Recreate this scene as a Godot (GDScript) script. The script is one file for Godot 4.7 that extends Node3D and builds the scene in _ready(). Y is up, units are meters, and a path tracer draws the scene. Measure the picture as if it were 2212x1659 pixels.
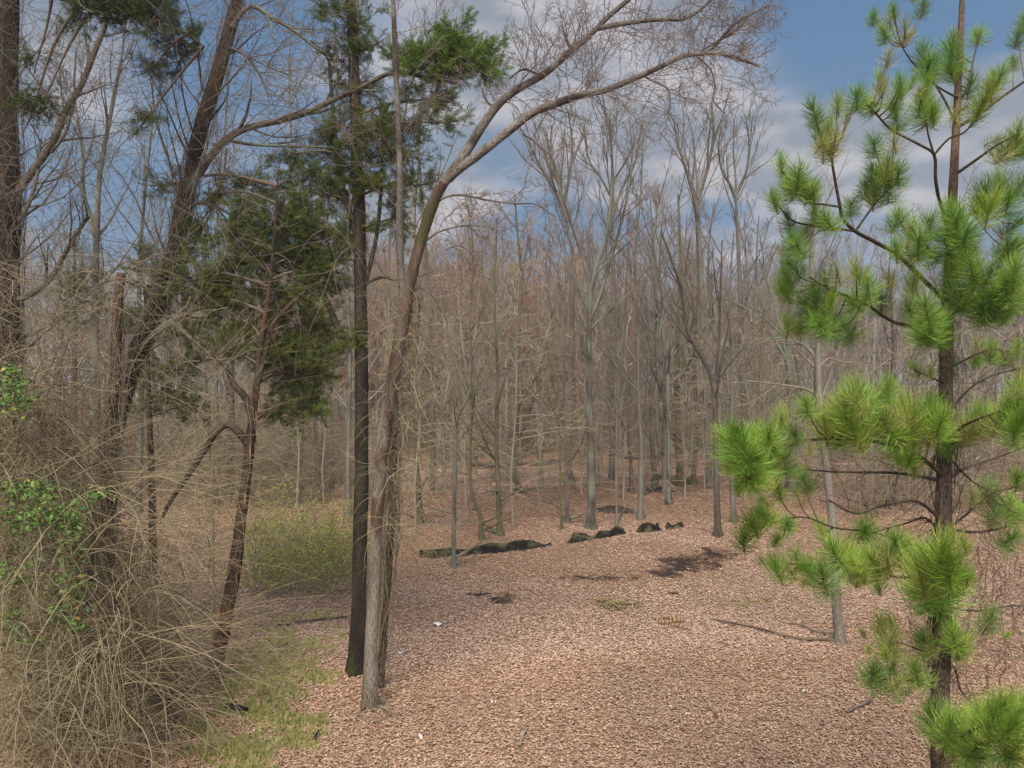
extends Node3D
# A winter wood behind a leaf-strewn clearing, seen from 4.5 m above the ground.
# Places are given as a direction (x, y on a 2212 x 1659 view) and a distance in metres; at() turns that into a point.

const EYE := 4.5
const FOCAL := 1594.0

# ---------------------------------------------------------------- mesh collecting
class Tubes:
	var v := PackedVector3Array()
	var n := PackedVector3Array()
	var c := PackedColorArray()
	var uv := PackedVector2Array()
	var idx := PackedInt32Array()

	# a tapered tube along pts; rough > 0 lets the rings bulge; bark colours vary between c1 and c2, moss on top
	func tube(pts: PackedVector3Array, rad: PackedFloat32Array, sides: int, c1: Color, c2: Color, noise: FastNoiseLite = null, rough := 0.0, moss := Color(0, 0, 0), moss_amount := 0.0, flutes := 0) -> void:
		var count := pts.size()
		if count < 2:
			return
		var t := (pts[1] - pts[0]).normalized()
		var perp := t.cross(Vector3(0.31, 0.13, 0.94))
		if perp.length_squared() < 0.01:
			perp = t.cross(Vector3(1, 0, 0))
		perp = perp.normalized()
		var base := v.size()
		var ring := sides + 1
		var along := 0.0
		var around := maxf(1.0, roundf(rad[0] * 6.28 / 0.3))
		for i in count:
			if i > 0 and i < count - 1:
				t = (pts[i + 1] - pts[i - 1]).normalized()
			elif i == count - 1:
				t = (pts[i] - pts[i - 1]).normalized()
			if i > 0:
				along += pts[i].distance_to(pts[i - 1])
			perp = (perp - t * perp.dot(t)).normalized()
			var side := t.cross(perp)
			var r := rad[i]
			for k in ring:
				var a := TAU * (k % sides) / sides
				var d := perp * cos(a) + side * sin(a)
				var rr := r
				var col := c1
				if noise:
					var p := pts[i] + d * r
					if rough > 0.0:
						rr = r * (1.0 + rough * noise.get_noise_3d(p.x * 90.0, p.y * 14.0, p.z * 90.0) + rough * 0.7 * noise.get_noise_3d(p.x * 20.0, p.y * 20.0, p.z * 20.0))
						if flutes:
							rr *= 1.0 + rough * 0.6 * sin(a * flutes + noise.get_noise_3d(p.x * 8.0, p.y * 8.0, p.z * 8.0) * 5.0)
					col = c1.lerp(c2, clampf(0.5 + 1.3 * noise.get_noise_3d(p.x * 60.0 + 70.0, p.y * 22.0, p.z * 60.0), 0.0, 1.0))
					if moss_amount > 0.0:
						var m := 1.35 * noise.get_noise_3d(p.x * 34.0, p.y * 30.0 + 300.0, p.z * 34.0)
						col = col.lerp(moss, clampf((m + moss_amount - 0.5) * 5.0, 0.0, 0.92))
				v.append(pts[i] + d * rr)
				n.append(d)
				c.append(col)
				uv.append(Vector2(around * k / sides, along / 0.6))
		for i in count - 1:
			for k in sides:
				var a := base + i * ring + k
				idx.append_array(PackedInt32Array([a, a + ring, a + 1, a + 1, a + ring, a + ring + 1]))

	# a thin three-sided stem that ends in a point; plain colour
	func stem(pts: PackedVector3Array, r0: float, r1: float, col: Color) -> void:
		var count := pts.size()
		var t := (pts[1] - pts[0]).normalized()
		var perp := t.cross(Vector3(0.31, 0.13, 0.94))
		if perp.length_squared() < 0.01:
			perp = t.cross(Vector3(1, 0, 0))
		perp = perp.normalized()
		var base := v.size()
		for i in count:
			if i > 0:
				t = (pts[i] - pts[i - 1]).normalized()
			perp = (perp - t * perp.dot(t)).normalized()
			var side := t.cross(perp)
			var r := lerpf(r0, r1, float(i) / (count - 1))
			var d1 := perp * -0.5 + side * 0.866
			var d2 := perp * -0.5 - side * 0.866
			var p := pts[i]
			v.append(p + perp * r)
			v.append(p + d1 * r)
			v.append(p + d2 * r)
			n.append(perp)
			n.append(d1)
			n.append(d2)
			c.append(col)
			c.append(col)
			c.append(col)
			if i > 0:
				var a := base + i * 3
				idx.append_array(PackedInt32Array([a - 3, a, a - 2, a - 2, a, a + 1, a - 2, a + 1, a - 1, a - 1, a + 1, a + 2, a - 1, a + 2, a - 3, a - 3, a + 2, a]))

	# a flat pointed blade folded in two (leaf, needle, grass)
	func blade(p0: Vector3, p1: Vector3, p2: Vector3, w: Vector3, col: Color, up: Vector3) -> void:
		var b := v.size()
		var fn := w.cross(p1 - p0).normalized()
		if fn.dot(up) < 0.0:
			w = -w
			fn = -fn
		up = (up * 0.2 + fn).normalized()
		v.append_array(PackedVector3Array([p0 - w * 0.6, p0 + w * 0.6, p1 - w, p1 + w, p2]))
		for k in 5:
			n.append(up)
			c.append(col)
		idx.append_array(PackedInt32Array([b, b + 2, b + 1, b + 1, b + 2, b + 3, b + 2, b + 4, b + 3]))

	func mesh() -> ArrayMesh:
		var a := []
		a.resize(Mesh.ARRAY_MAX)
		a[Mesh.ARRAY_VERTEX] = v
		a[Mesh.ARRAY_NORMAL] = n
		a[Mesh.ARRAY_COLOR] = c
		if uv.size() == v.size():
			a[Mesh.ARRAY_TEX_UV] = uv
		a[Mesh.ARRAY_INDEX] = idx
		var m := ArrayMesh.new()
		m.add_surface_from_arrays(Mesh.PRIMITIVE_TRIANGLES, a)
		return m

# many copies of one small mesh
class Copies:
	var b := PackedFloat32Array()
	var count := 0

	func put(x: Vector3, y: Vector3, z: Vector3, o: Vector3, c: Color) -> void:
		b.append_array(PackedFloat32Array([x.x, y.x, z.x, o.x, x.y, y.y, z.y, o.y, x.z, y.z, z.z, o.z, c.r, c.g, c.b, 1.0]))
		count += 1

	func multi(m: Mesh) -> MultiMesh:
		var mm := MultiMesh.new()
		mm.transform_format = MultiMesh.TRANSFORM_3D
		mm.use_colors = true
		mm.mesh = m
		mm.instance_count = count
		mm.buffer = b
		return mm

var rng := RandomNumberGenerator.new()
var noise := FastNoiseLite.new()
var land := FastNoiseLite.new()
var M := {}
var used := {}

func rf(a: float, b: float) -> float:
	return rng.randf_range(a, b)

func rv() -> Vector3:
	return Vector3(rng.randf_range(-1, 1), rng.randf_range(-1, 1), rng.randf_range(-1, 1))

func at(x: float, y: float, d: float) -> Vector3:
	return Vector3((x - 1106.0) / FOCAL * d, EYE - (y - 830.0) / FOCAL * d, -d)

func foot_distance(y: float) -> float:
	return EYE * FOCAL / (y - 830.0)

func gy(x: float, z: float) -> float:
	var k := clampf((-z - 6.0) / 30.0, 0.0, 1.0)
	return land.get_noise_2d(x, z) * (0.16 + 0.5 * k)

func foot(x: float, y: float) -> Vector3:
	var p := at(x, y, foot_distance(y))
	p.y = gy(p.x, p.z)
	return p

func grid_noise(freq: float, s: int) -> FastNoiseLite:
	var f := FastNoiseLite.new()
	f.seed = s
	f.noise_type = FastNoiseLite.TYPE_SIMPLEX_SMOOTH
	f.frequency = freq
	f.fractal_octaves = 3
	return f

# ---------------------------------------------------------------- objects
func numbered(called: String) -> String:
	var k: int = used.get(called, 0)
	used[called] = k + 1
	return called if k == 0 else "%s_%03d" % [called, k]

func tag(o: Node, label := "", category := "", group := "", kind := "") -> Node:
	if label: o.set_meta("label", label)
	if category: o.set_meta("category", category)
	if group: o.set_meta("group", group)
	if kind: o.set_meta("kind", kind)
	return o

func thing(called: String, label: String, category: String, where: Vector3, group := "") -> Node3D:
	var o := Node3D.new()
	o.name = numbered(called)
	add_child(o)
	o.position = where
	tag(o, label, category, group)
	return o

# meshes are collected in world places; a part is shifted back by its thing's place
func part(called: String, t: Tubes, m: Material, parent: Node3D, kind := "") -> MeshInstance3D:
	var o := MeshInstance3D.new()
	o.name = called
	o.mesh = t.mesh()
	o.material_override = m
	parent.add_child(o, true)
	var back := Vector3.ZERO
	var q: Node = parent
	while q != self:
		back -= (q as Node3D).position
		q = q.get_parent()
	o.position = back
	if kind: o.set_meta("kind", kind)
	return o

func swarm(called: String, c: Copies, m: Mesh, mat: Material, parent: Node3D, kind := "stuff") -> MultiMeshInstance3D:
	var o := MultiMeshInstance3D.new()
	o.name = called if parent != self else numbered(called)
	o.multimesh = c.multi(m)
	o.material_override = mat
	parent.add_child(o, true)
	var q: Node = parent
	while q != self:
		o.position -= (q as Node3D).position
		q = q.get_parent()
	if kind: o.set_meta("kind", kind)
	return o

# ---------------------------------------------------------------- curves
func smooth(pts: PackedVector3Array, per: int) -> PackedVector3Array:
	var out := PackedVector3Array()
	var last := pts.size() - 1
	for i in last:
		var a := pts[maxi(i - 1, 0)]
		var d := pts[mini(i + 2, last)]
		for k in per:
			out.append(pts[i].cubic_interpolate(pts[i + 1], a, d, float(k) / per))
	out.append(pts[last])
	return out

func spread(values: PackedFloat32Array, per: int) -> PackedFloat32Array:
	var out := PackedFloat32Array()
	for i in values.size() - 1:
		for k in per:
			out.append(lerpf(values[i], values[i + 1], float(k) / per))
	out.append(values[values.size() - 1])
	return out

func linear_radii(count: int, r0: float, r1: float) -> PackedFloat32Array:
	var out := PackedFloat32Array()
	for i in count:
		out.append(lerpf(r0, r1, float(i) / (count - 1)))
	return out

func path(list: Array, d: float) -> PackedVector3Array:   # entries [x, y] or [x, y, nearer/farther]
	var out := PackedVector3Array()
	for e in list:
		out.append(at(e[0], e[1], d + (e[2] if e.size() > 2 else 0.0)))
	return out

func wander(p: Vector3, dir: Vector3, length: float, steps: int, wobble: float, lift: float) -> PackedVector3Array:
	var out := PackedVector3Array([p])
	var d := dir.normalized()
	var s := length / steps
	for i in steps:
		d = (d + rv() * wobble + Vector3(0, lift, 0)).normalized()
		p += d * s
		out.append(p)
	return out

func off_axis(d: Vector3, angle: float) -> Vector3:
	var side := d.cross(rv()).normalized()
	return d * cos(angle) + side * sin(angle)

# ---------------------------------------------------------------- bare branches
# limbs along pts between t0 and 1; each limb carries branchlets and twigs
func branching(limbs: Tubes, twigs: Tubes, pts: PackedVector3Array, rads: PackedFloat32Array, o: Dictionary) -> void:
	var count: int = o.get("limbs", 8)
	var t0: float = o.get("t0", 0.4)
	var len0: float = o.get("length", 3.0)
	var angle: float = o.get("angle", 0.8)
	var lift: float = o.get("lift", 0.08)
	var wob: float = o.get("wobble", 0.16)
	var fine: float = o.get("fine", 0.004)
	var lets: int = o.get("branchlets", 7)
	var twn: int = o.get("twigs", 3)
	var c1: Color = o.col1
	var c2: Color = o.col2
	var tc: Color = o.twig
	var lc: float = o.get("lichen", 0.0)
	var moss: Color = o.get("moss", Color(0.3, 0.34, 0.27))
	var last := pts.size() - 1
	for i in count:
		var t := lerpf(t0, 1.0, (i + rf(0, 0.9)) / count)
		var f := t * last
		var k := mini(int(f), last - 1)
		var p := pts[k].lerp(pts[k + 1], f - k)
		var d := (pts[k + 1] - pts[k]).normalized()
		var r := rads[k] * rf(0.35, 0.62) * float(o.get("thin", 1.0))
		var ln := len0 * (1.15 - 0.7 * (t - t0) / (1.0 - t0 + 0.001)) * rf(0.6, 1.2)
		var dir := off_axis(d, angle * rf(0.65, 1.25))
		if o.has("pull"):
			dir = (dir + (o.pull as Vector3) * rf(0.2, 1.0)).normalized()
		var lp := wander(p, dir, ln, 6, wob, lift)
		r = maxf(r, fine * 2.2)
		if r > 0.011:
			limbs.tube(lp, linear_radii(7, r, fine * 1.1), 5, c1, c2, noise, 0.0, moss, lc)
		else:
			twigs.stem(lp, r, fine * 0.9, tc)
		for j in lets:
			var u := rf(0.18, 1.0) * 5.99
			var m := int(u)
			var q := lp[m].lerp(lp[m + 1], u - m)
			var e := (lp[m + 1] - lp[m]).normalized()
			var l2 := ln * rf(0.2, 0.5) * (1.1 - u / 12.0)
			var bp := wander(q, off_axis(e, rf(0.45, 1.0)), l2, 4, wob * 1.3, lift * 1.2)
			var tint := tc.lerp(c1, rf(0.0, 0.6))
			twigs.stem(bp, fine * 1.35, fine * 0.75, tint)
			for h in twn:
				var w := rf(0.2, 1.0) * 3.99
				var g := int(w)
				twigs.stem(wander(bp[g].lerp(bp[g + 1], w - g), off_axis((bp[g + 1] - bp[g]).normalized(), rf(0.4, 1.0)), l2 * rf(0.3, 0.7), 2, wob * 1.4, lift), fine * 0.8, fine * 0.5, tint)

const GREY1 := Color(0.17, 0.145, 0.12)
const GREY2 := Color(0.31, 0.27, 0.235)
const TWIG := Color(0.27, 0.215, 0.175)
const LICHEN := Color(0.27, 0.305, 0.245)

# a bare hardwood on the ground at view place (x, y)
func bare_tree(called: String, label: String, x: float, y: float, r: float, h: float, o := {}, group := "") -> Node3D:
	var p := foot(x, y)
	var d := -p.z
	var T := thing(called, label, "tree", p, group)
	var pts := PackedVector3Array()
	if o.has("path"):
		pts.append(p + Vector3(0, -0.1, 0))
		for e in o.path:
			pts.append(at(e[0], e[1], d + (e[2] if e.size() > 2 else 0.0)))
	else:
		var lean: Vector3 = o.get("lean", Vector3(rf(-0.04, 0.04), 0, rf(-0.04, 0.04)))
		for i in 6:
			var q := p + Vector3(0, h * i / 5.0 - (0.1 if i == 0 else 0.0), 0) + lean * h * pow(i / 5.0, 1.3)
			if i > 0:
				q += Vector3(rf(-1, 1), 0, rf(-1, 1)) * h * float(o.get("kink", 0.012))
			pts.append(q)
	pts.insert(1, p.lerp(pts[1], minf(0.3, 0.35 / maxf(p.distance_to(pts[1]), 0.4))))
	var per := 4
	var radii := PackedFloat32Array()
	var top: float = o.get("top", 0.15)
	for i in pts.size():
		var t := float(i) / (pts.size() - 1)
		radii.append(r * lerpf(1.0, top, pow(t, 0.85)) * (1.75 if i == 0 else 1.0))
	pts = smooth(pts, per)
	radii = spread(radii, per)
	var c1: Color = o.get("col1", GREY1)
	var c2: Color = o.get("col2", GREY2)
	var lc: float = o.get("lichen", 0.25)
	var sides: int = 12 if r / d > 0.005 else 8
	var trunk := Tubes.new()
	trunk.tube(pts, radii, sides, c1, c2, noise, 0.09, o.get("moss", LICHEN), lc)
	var limbs := Tubes.new()
	var twigs := Tubes.new()
	var b := {"col1": c1, "col2": c2, "twig": o.get("twig", TWIG), "lichen": lc, "moss": o.get("moss", LICHEN), "fine": maxf(0.0026, d * 0.00023)}
	b.merge({"limbs": 11, "t0": 0.42, "length": h * 0.27, "angle": 0.75, "lift": 0.1, "branchlets": 7, "twigs": 3})
	for k in o:
		b[k] = o[k]
	branching(limbs, twigs, pts, radii, b)
	for e in o.get("forks", []):      # main limbs with a shape of their own: {"p": path, "r": radius}
		var lp := smooth(path(e.p, d), 3)
		var lr := linear_radii(lp.size(), e.r, e.r * 0.3)
		limbs.tube(lp, lr, 7, c1, c2, noise, 0.06, o.get("moss", LICHEN), lc)
		var bb := b.duplicate()
		bb.limbs = e.get("limbs", 6)
		bb.t0 = 0.25
		bb.length = b.length * 0.6
		branching(limbs, twigs, lp, lr, bb)
	if o.has("low"):                 # thin dead twigs low on the trunk
		var bl := b.duplicate()
		bl.limbs = o.low
		bl.t0 = 0.08
		bl.length = 1.4
		bl.angle = 1.35
		bl.lift = 0.0
		bl.branchlets = 5
		branching(limbs, twigs, pts, radii, bl)
	part("trunk", trunk, M.bark, T)
	if limbs.v.size():
		part("limbs", limbs, M.bark, T, "stuff")
	if twigs.v.size():
		part("twigs", twigs, M.twig, T, "stuff")
	return T

# ---------------------------------------------------------------- textures
func stretched(w: int, h: int, freq: float, squeeze: int, s: int, kind := FastNoiseLite.TYPE_SIMPLEX_SMOOTH) -> Image:
	var f := FastNoiseLite.new()
	f.seed = s
	f.noise_type = kind
	f.frequency = freq
	f.fractal_octaves = 4
	f.fractal_type = FastNoiseLite.FRACTAL_RIDGED if kind == FastNoiseLite.TYPE_SIMPLEX_SMOOTH else FastNoiseLite.FRACTAL_FBM
	var im := f.get_seamless_image(w, h / squeeze)
	im.resize(w, h, Image.INTERPOLATE_CUBIC)
	return im

func bark_material(called: String, freq: float, squeeze: int, s: int, lo: float, hi: float, bump: float) -> StandardMaterial3D:
	var a := stretched(256, 512, freq, squeeze, s)
	var b := stretched(256, 512, freq * 3.0, maxi(1, squeeze / 2), s + 5)
	var grey := Image.create(256, 512, false, Image.FORMAT_RGB8)
	var height := Image.create(256, 512, false, Image.FORMAT_RGB8)
	for y in 512:
		for x in 256:
			var q := clampf(0.65 * a.get_pixel(x, y).r + 0.35 * b.get_pixel(x, y).r, 0, 1)
			height.set_pixel(x, y, Color(q, q, q))
			var g := lerpf(lo, hi, smoothstep(0.15, 0.75, q))
			grey.set_pixel(x, y, Color(g, g, g))
	var nm: Image = height.duplicate()
	nm.bump_map_to_normal_map(bump)
	var m := StandardMaterial3D.new()
	m.resource_name = called
	m.vertex_color_use_as_albedo = true
	m.albedo_texture = ImageTexture.create_from_image(grey)
	m.normal_enabled = true
	m.normal_texture = ImageTexture.create_from_image(nm)
	m.normal_scale = 1.0
	m.roughness = 0.95
	m.metallic_specular = 0.2
	return m

func plain(called: String, rough := 0.9, spec := 0.25) -> StandardMaterial3D:
	var m := StandardMaterial3D.new()
	m.resource_name = called
	m.vertex_color_use_as_albedo = true
	m.roughness = rough
	m.metallic_specular = spec
	m.cull_mode = BaseMaterial3D.CULL_DISABLED
	return m

func ground_material() -> StandardMaterial3D:
	var f := FastNoiseLite.new()
	f.seed = 31
	f.noise_type = FastNoiseLite.TYPE_CELLULAR
	f.cellular_return_type = FastNoiseLite.RETURN_CELL_VALUE
	f.cellular_jitter = 1.0
	f.frequency = 0.055
	f.domain_warp_enabled = true
	f.domain_warp_amplitude = 14.0
	f.domain_warp_frequency = 0.05
	f.fractal_type = FastNoiseLite.FRACTAL_NONE
	var cells := f.get_seamless_image(1024, 1024)
	f.cellular_return_type = FastNoiseLite.RETURN_DISTANCE2_SUB
	var edge := f.get_seamless_image(1024, 1024)
	var g := FastNoiseLite.new()
	g.seed = 8
	g.frequency = 0.09
	var fine := g.get_seamless_image(1024, 1024)
	var im := Image.create(1024, 1024, false, Image.FORMAT_RGB8)
	var hm := Image.create(1024, 1024, false, Image.FORMAT_RGB8)
	var ramp := Gradient.new()
	ramp.offsets = PackedFloat32Array([0.0, 0.2, 0.45, 0.65, 0.85, 1.0])
	ramp.colors = PackedColorArray([Color(0.40, 0.33, 0.29), Color(0.62, 0.50, 0.42), Color(0.72, 0.58, 0.47), Color(0.79, 0.64, 0.51), Color(0.70, 0.53, 0.42), Color(0.84, 0.72, 0.60)])
	for y in 1024:
		for x in 1024:
			var e := edge.get_pixel(x, y).r
			var q := fine.get_pixel(x, y).r
			var c := ramp.sample(cells.get_pixel(x, y).r) * (0.62 + 0.55 * q)
			c = c * lerpf(0.62, 1.0, smoothstep(0.0, 0.35, e))
			im.set_pixel(x, y, c)
			var h := clampf(0.5 * e + 0.4 * q + 0.2 * cells.get_pixel(x, y).r, 0, 1)
			hm.set_pixel(x, y, Color(h, h, h))
	hm.bump_map_to_normal_map(6.0)
	var m := StandardMaterial3D.new()
	m.resource_name = "leaf_floor"
	m.vertex_color_use_as_albedo = true
	m.albedo_texture = ImageTexture.create_from_image(im)
	m.normal_enabled = true
	m.normal_texture = ImageTexture.create_from_image(hm)
	m.uv1_triplanar = true
	m.uv1_world_triplanar = true
	m.uv1_scale = Vector3(0.5, 0.5, 0.5)
	m.roughness = 1.0
	m.metallic_specular = 0.1
	return m

# ---------------------------------------------------------------- sky
func make_sky() -> Image:
	var w := 2048
	var h := 1024
	var im := Image.create(w, h, false, Image.FORMAT_RGBF)
	var big := grid_noise(1.0, 77)
	big.fractal_octaves = 5
	big.fractal_gain = 0.52
	var soft := grid_noise(1.0, 12)
	# banks of cloud: azimuth (right of straight ahead), elevation, half width, half height (degrees), weight
	var banks := [[4.0, 24.5, 14.0, 6.5, 0.85], [16.0, 20.0, 11.0, 4.0, 0.5], [19.0, 15.5, 15.0, 3.2, 0.75], [-31.0, 21.0, 5.0, 3.5, 0.6], [33.0, 18.0, 11.0, 6.0, 0.5], [-3.0, 13.5, 7.0, 2.8, 0.55],
		[14.0, 10.5, 6.0, 1.6, 0.6], [-14.0, 12.0, 8.0, 3.0, 0.35], [28.0, 9.0, 12.0, 3.0, 0.4], [-20.0, 5.0, 25.0, 4.0, 0.45], [20.0, 3.0, 25.0, 4.0, 0.4]]
	var gaps := [[26.0, 25.0, 8.0, 6.0, 0.75], [6.5, 11.2, 8.0, 2.6, 0.7], [-26.0, 14.0, 6.0, 3.0, 0.3], [-22.0, 26.0, 10.0, 4.0, 0.35], [1.0, 29.0, 4.0, 2.0, 0.5], [16.0, 13.0, 3.0, 1.5, 0.35]]
	for j in h:
		var el := 90.0 - 180.0 * (j + 0.5) / h
		if el < -4.0:
			for i in w:
				im.set_pixel(i, j, Color(0.08, 0.076, 0.072))
			continue
		var e := deg_to_rad(el)
		var ce := cos(e)
		var se := sin(e)
		var k := clampf(el / 35.0, 0.0, 1.0)
		var blue := Color(0.27, 0.385, 0.52).lerp(Color(0.08, 0.2, 0.395), pow(k, 0.7))
		for i in w:
			var az := wrapf(360.0 * (i + 0.5) / w, -180.0, 180.0)     # 0 = straight ahead (-z)
			var ar := deg_to_rad(az)
			var p := Vector3(sin(ar) * ce, se, -cos(ar) * ce)
			var flat := p / (p.y + 0.22)
			var cover := 0.06 + 0.55 * big.get_noise_3d(flat.x * 1.5, p.y * 4.0, flat.z * 1.5) + 0.35 * soft.get_noise_3d(flat.x * 0.5, 0, flat.z * 0.5)
			if absf(az) < 62.0:
				for b in banks:
					var q := pow((az - b[0]) / b[2], 2.0) + pow((el - b[1]) / b[3], 2.0)
					if q < 4.0:
						cover += b[4] * exp(-q * 1.4) * 0.8
				for b in gaps:
					var q := pow((az - b[0]) / b[2], 2.0) + pow((el - b[1]) / b[3], 2.0)
					if q < 4.0:
						cover -= b[4] * exp(-q * 1.4) * 0.8
			var a := smoothstep(0.05, 0.55, cover)
			# thick parts are greyer below, white at the edges turned up
			var lump := big.get_noise_3d(flat.x * 3.0 + 9.0, p.y * 9.0, flat.z * 3.0)
			var white := Color(0.56, 0.55, 0.59).lerp(Color(0.31, 0.35, 0.42), clampf(0.5 - lump * 2.4, 0.0, 1.0))
			var col := blue.lerp(white, a * 0.93)
			im.set_pixel(i, j, col * 0.255)
	return im

func _ready() -> void:
	# ------------------------------------------------ camera, sky, sun, exposure
	var cam := Camera3D.new()
	cam.name = "camera"
	add_child(cam)
	cam.position = Vector3(0, EYE, 0)
	cam.fov = 55.0
	cam.near = 0.1
	cam.far = 2000.0
	cam.current = true
	rng.seed = 4711
	noise.seed = 5
	noise.frequency = 0.05
	noise.fractal_octaves = 3
	land.seed = 21
	land.frequency = 0.06
	land.fractal_octaves = 3
	var env := Environment.new()
	env.background_mode = Environment.BG_SKY
	env.sky = Sky.new()
	var pano := PanoramaSkyMaterial.new()
	pano.panorama = ImageTexture.create_from_image(make_sky())
	env.sky.sky_material = pano
	env.tonemap_mode = Environment.TONE_MAPPER_LINEAR
	env.tonemap_exposure = 3.85
	env.fog_enabled = true
	env.fog_density = 0.0013
	env.fog_light_color = Color(0.83, 0.81, 0.80)
	env.sdfgi_enabled = true
	env.ssao_enabled = true
	env.ssil_enabled = true
	var we := WorldEnvironment.new()
	we.name = "environment"
	we.environment = env
	add_child(we)
	var sun := DirectionalLight3D.new()
	sun.name = "sun"
	add_child(sun)
	sun.light_energy = 0.5
	sun.light_color = Color(1.0, 0.955, 0.89)
	sun.light_angular_distance = 38.0
	sun.shadow_enabled = true
	sun.look_at_from_position(Vector3.ZERO, Vector3(0.10, -1.0, -0.80))
	# ------------------------------------------------ materials
	M.bark = bark_material("bark", 0.034, 4, 3, 0.36, 1.0, 16.0)
	M.cedar_bark = bark_material("shredding_bark", 0.045, 7, 9, 0.3, 1.0, 20.0)
	M.pine_bark = bark_material("pine_bark", 0.03, 2, 17, 0.34, 1.0, 18.0)
	M.twig = plain("twig", 0.9)
	M.leaf = plain("dry_leaf", 0.85)
	M.green = plain("green_leaf", 0.5, 0.4)
	M.needle = plain("needle", 0.55, 0.4)
	M.needle.backlight_enabled = true
	M.needle.backlight = Color(0.12, 0.2, 0.03)
	M.cedar = plain("cedar_spray", 0.8)
	M.fabric = plain("geotextile", 0.75, 0.15)
	M.mud = plain("mud", 0.7, 0.3)
	M.litter = plain("litter", 0.6, 0.4)
	ground()
	far_wood()
	middle_wood()
	right_hardwoods()
	left_trees()
	cedars()
	grey_tree()
	thickets()
	pine()
	small_things()

# ---------------------------------------------------------------- ground
var dark_spots := [[1490, 1205, 75, 17], [1545, 1188, 50, 13], [1435, 1228, 42, 11], [1088, 1284, 34, 14], [1050, 1275, 50, 5], [1290, 1240, 110, 7]]

func wet(x: float, z: float) -> float:      # how much black wet leaf mould lies here
	var px := 1106.0 + x / -z * FOCAL
	var py := 830.0 + EYE / -z * FOCAL
	var s := 0.0
	for k in dark_spots.size():
		var b: Array = dark_spots[k]
		var q := pow((px - b[0]) / b[2], 2.0) + pow((py - b[1]) / b[3], 2.0)
		s = maxf(s, (1.0 - q) * (1.0 if k < 4 else 0.5))
	return clampf(s * 1.2 + noise.get_noise_2d(x * 45.0, z * 45.0) * 1.7, 0.0, 1.0) if s > 0.0 else 0.0

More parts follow.
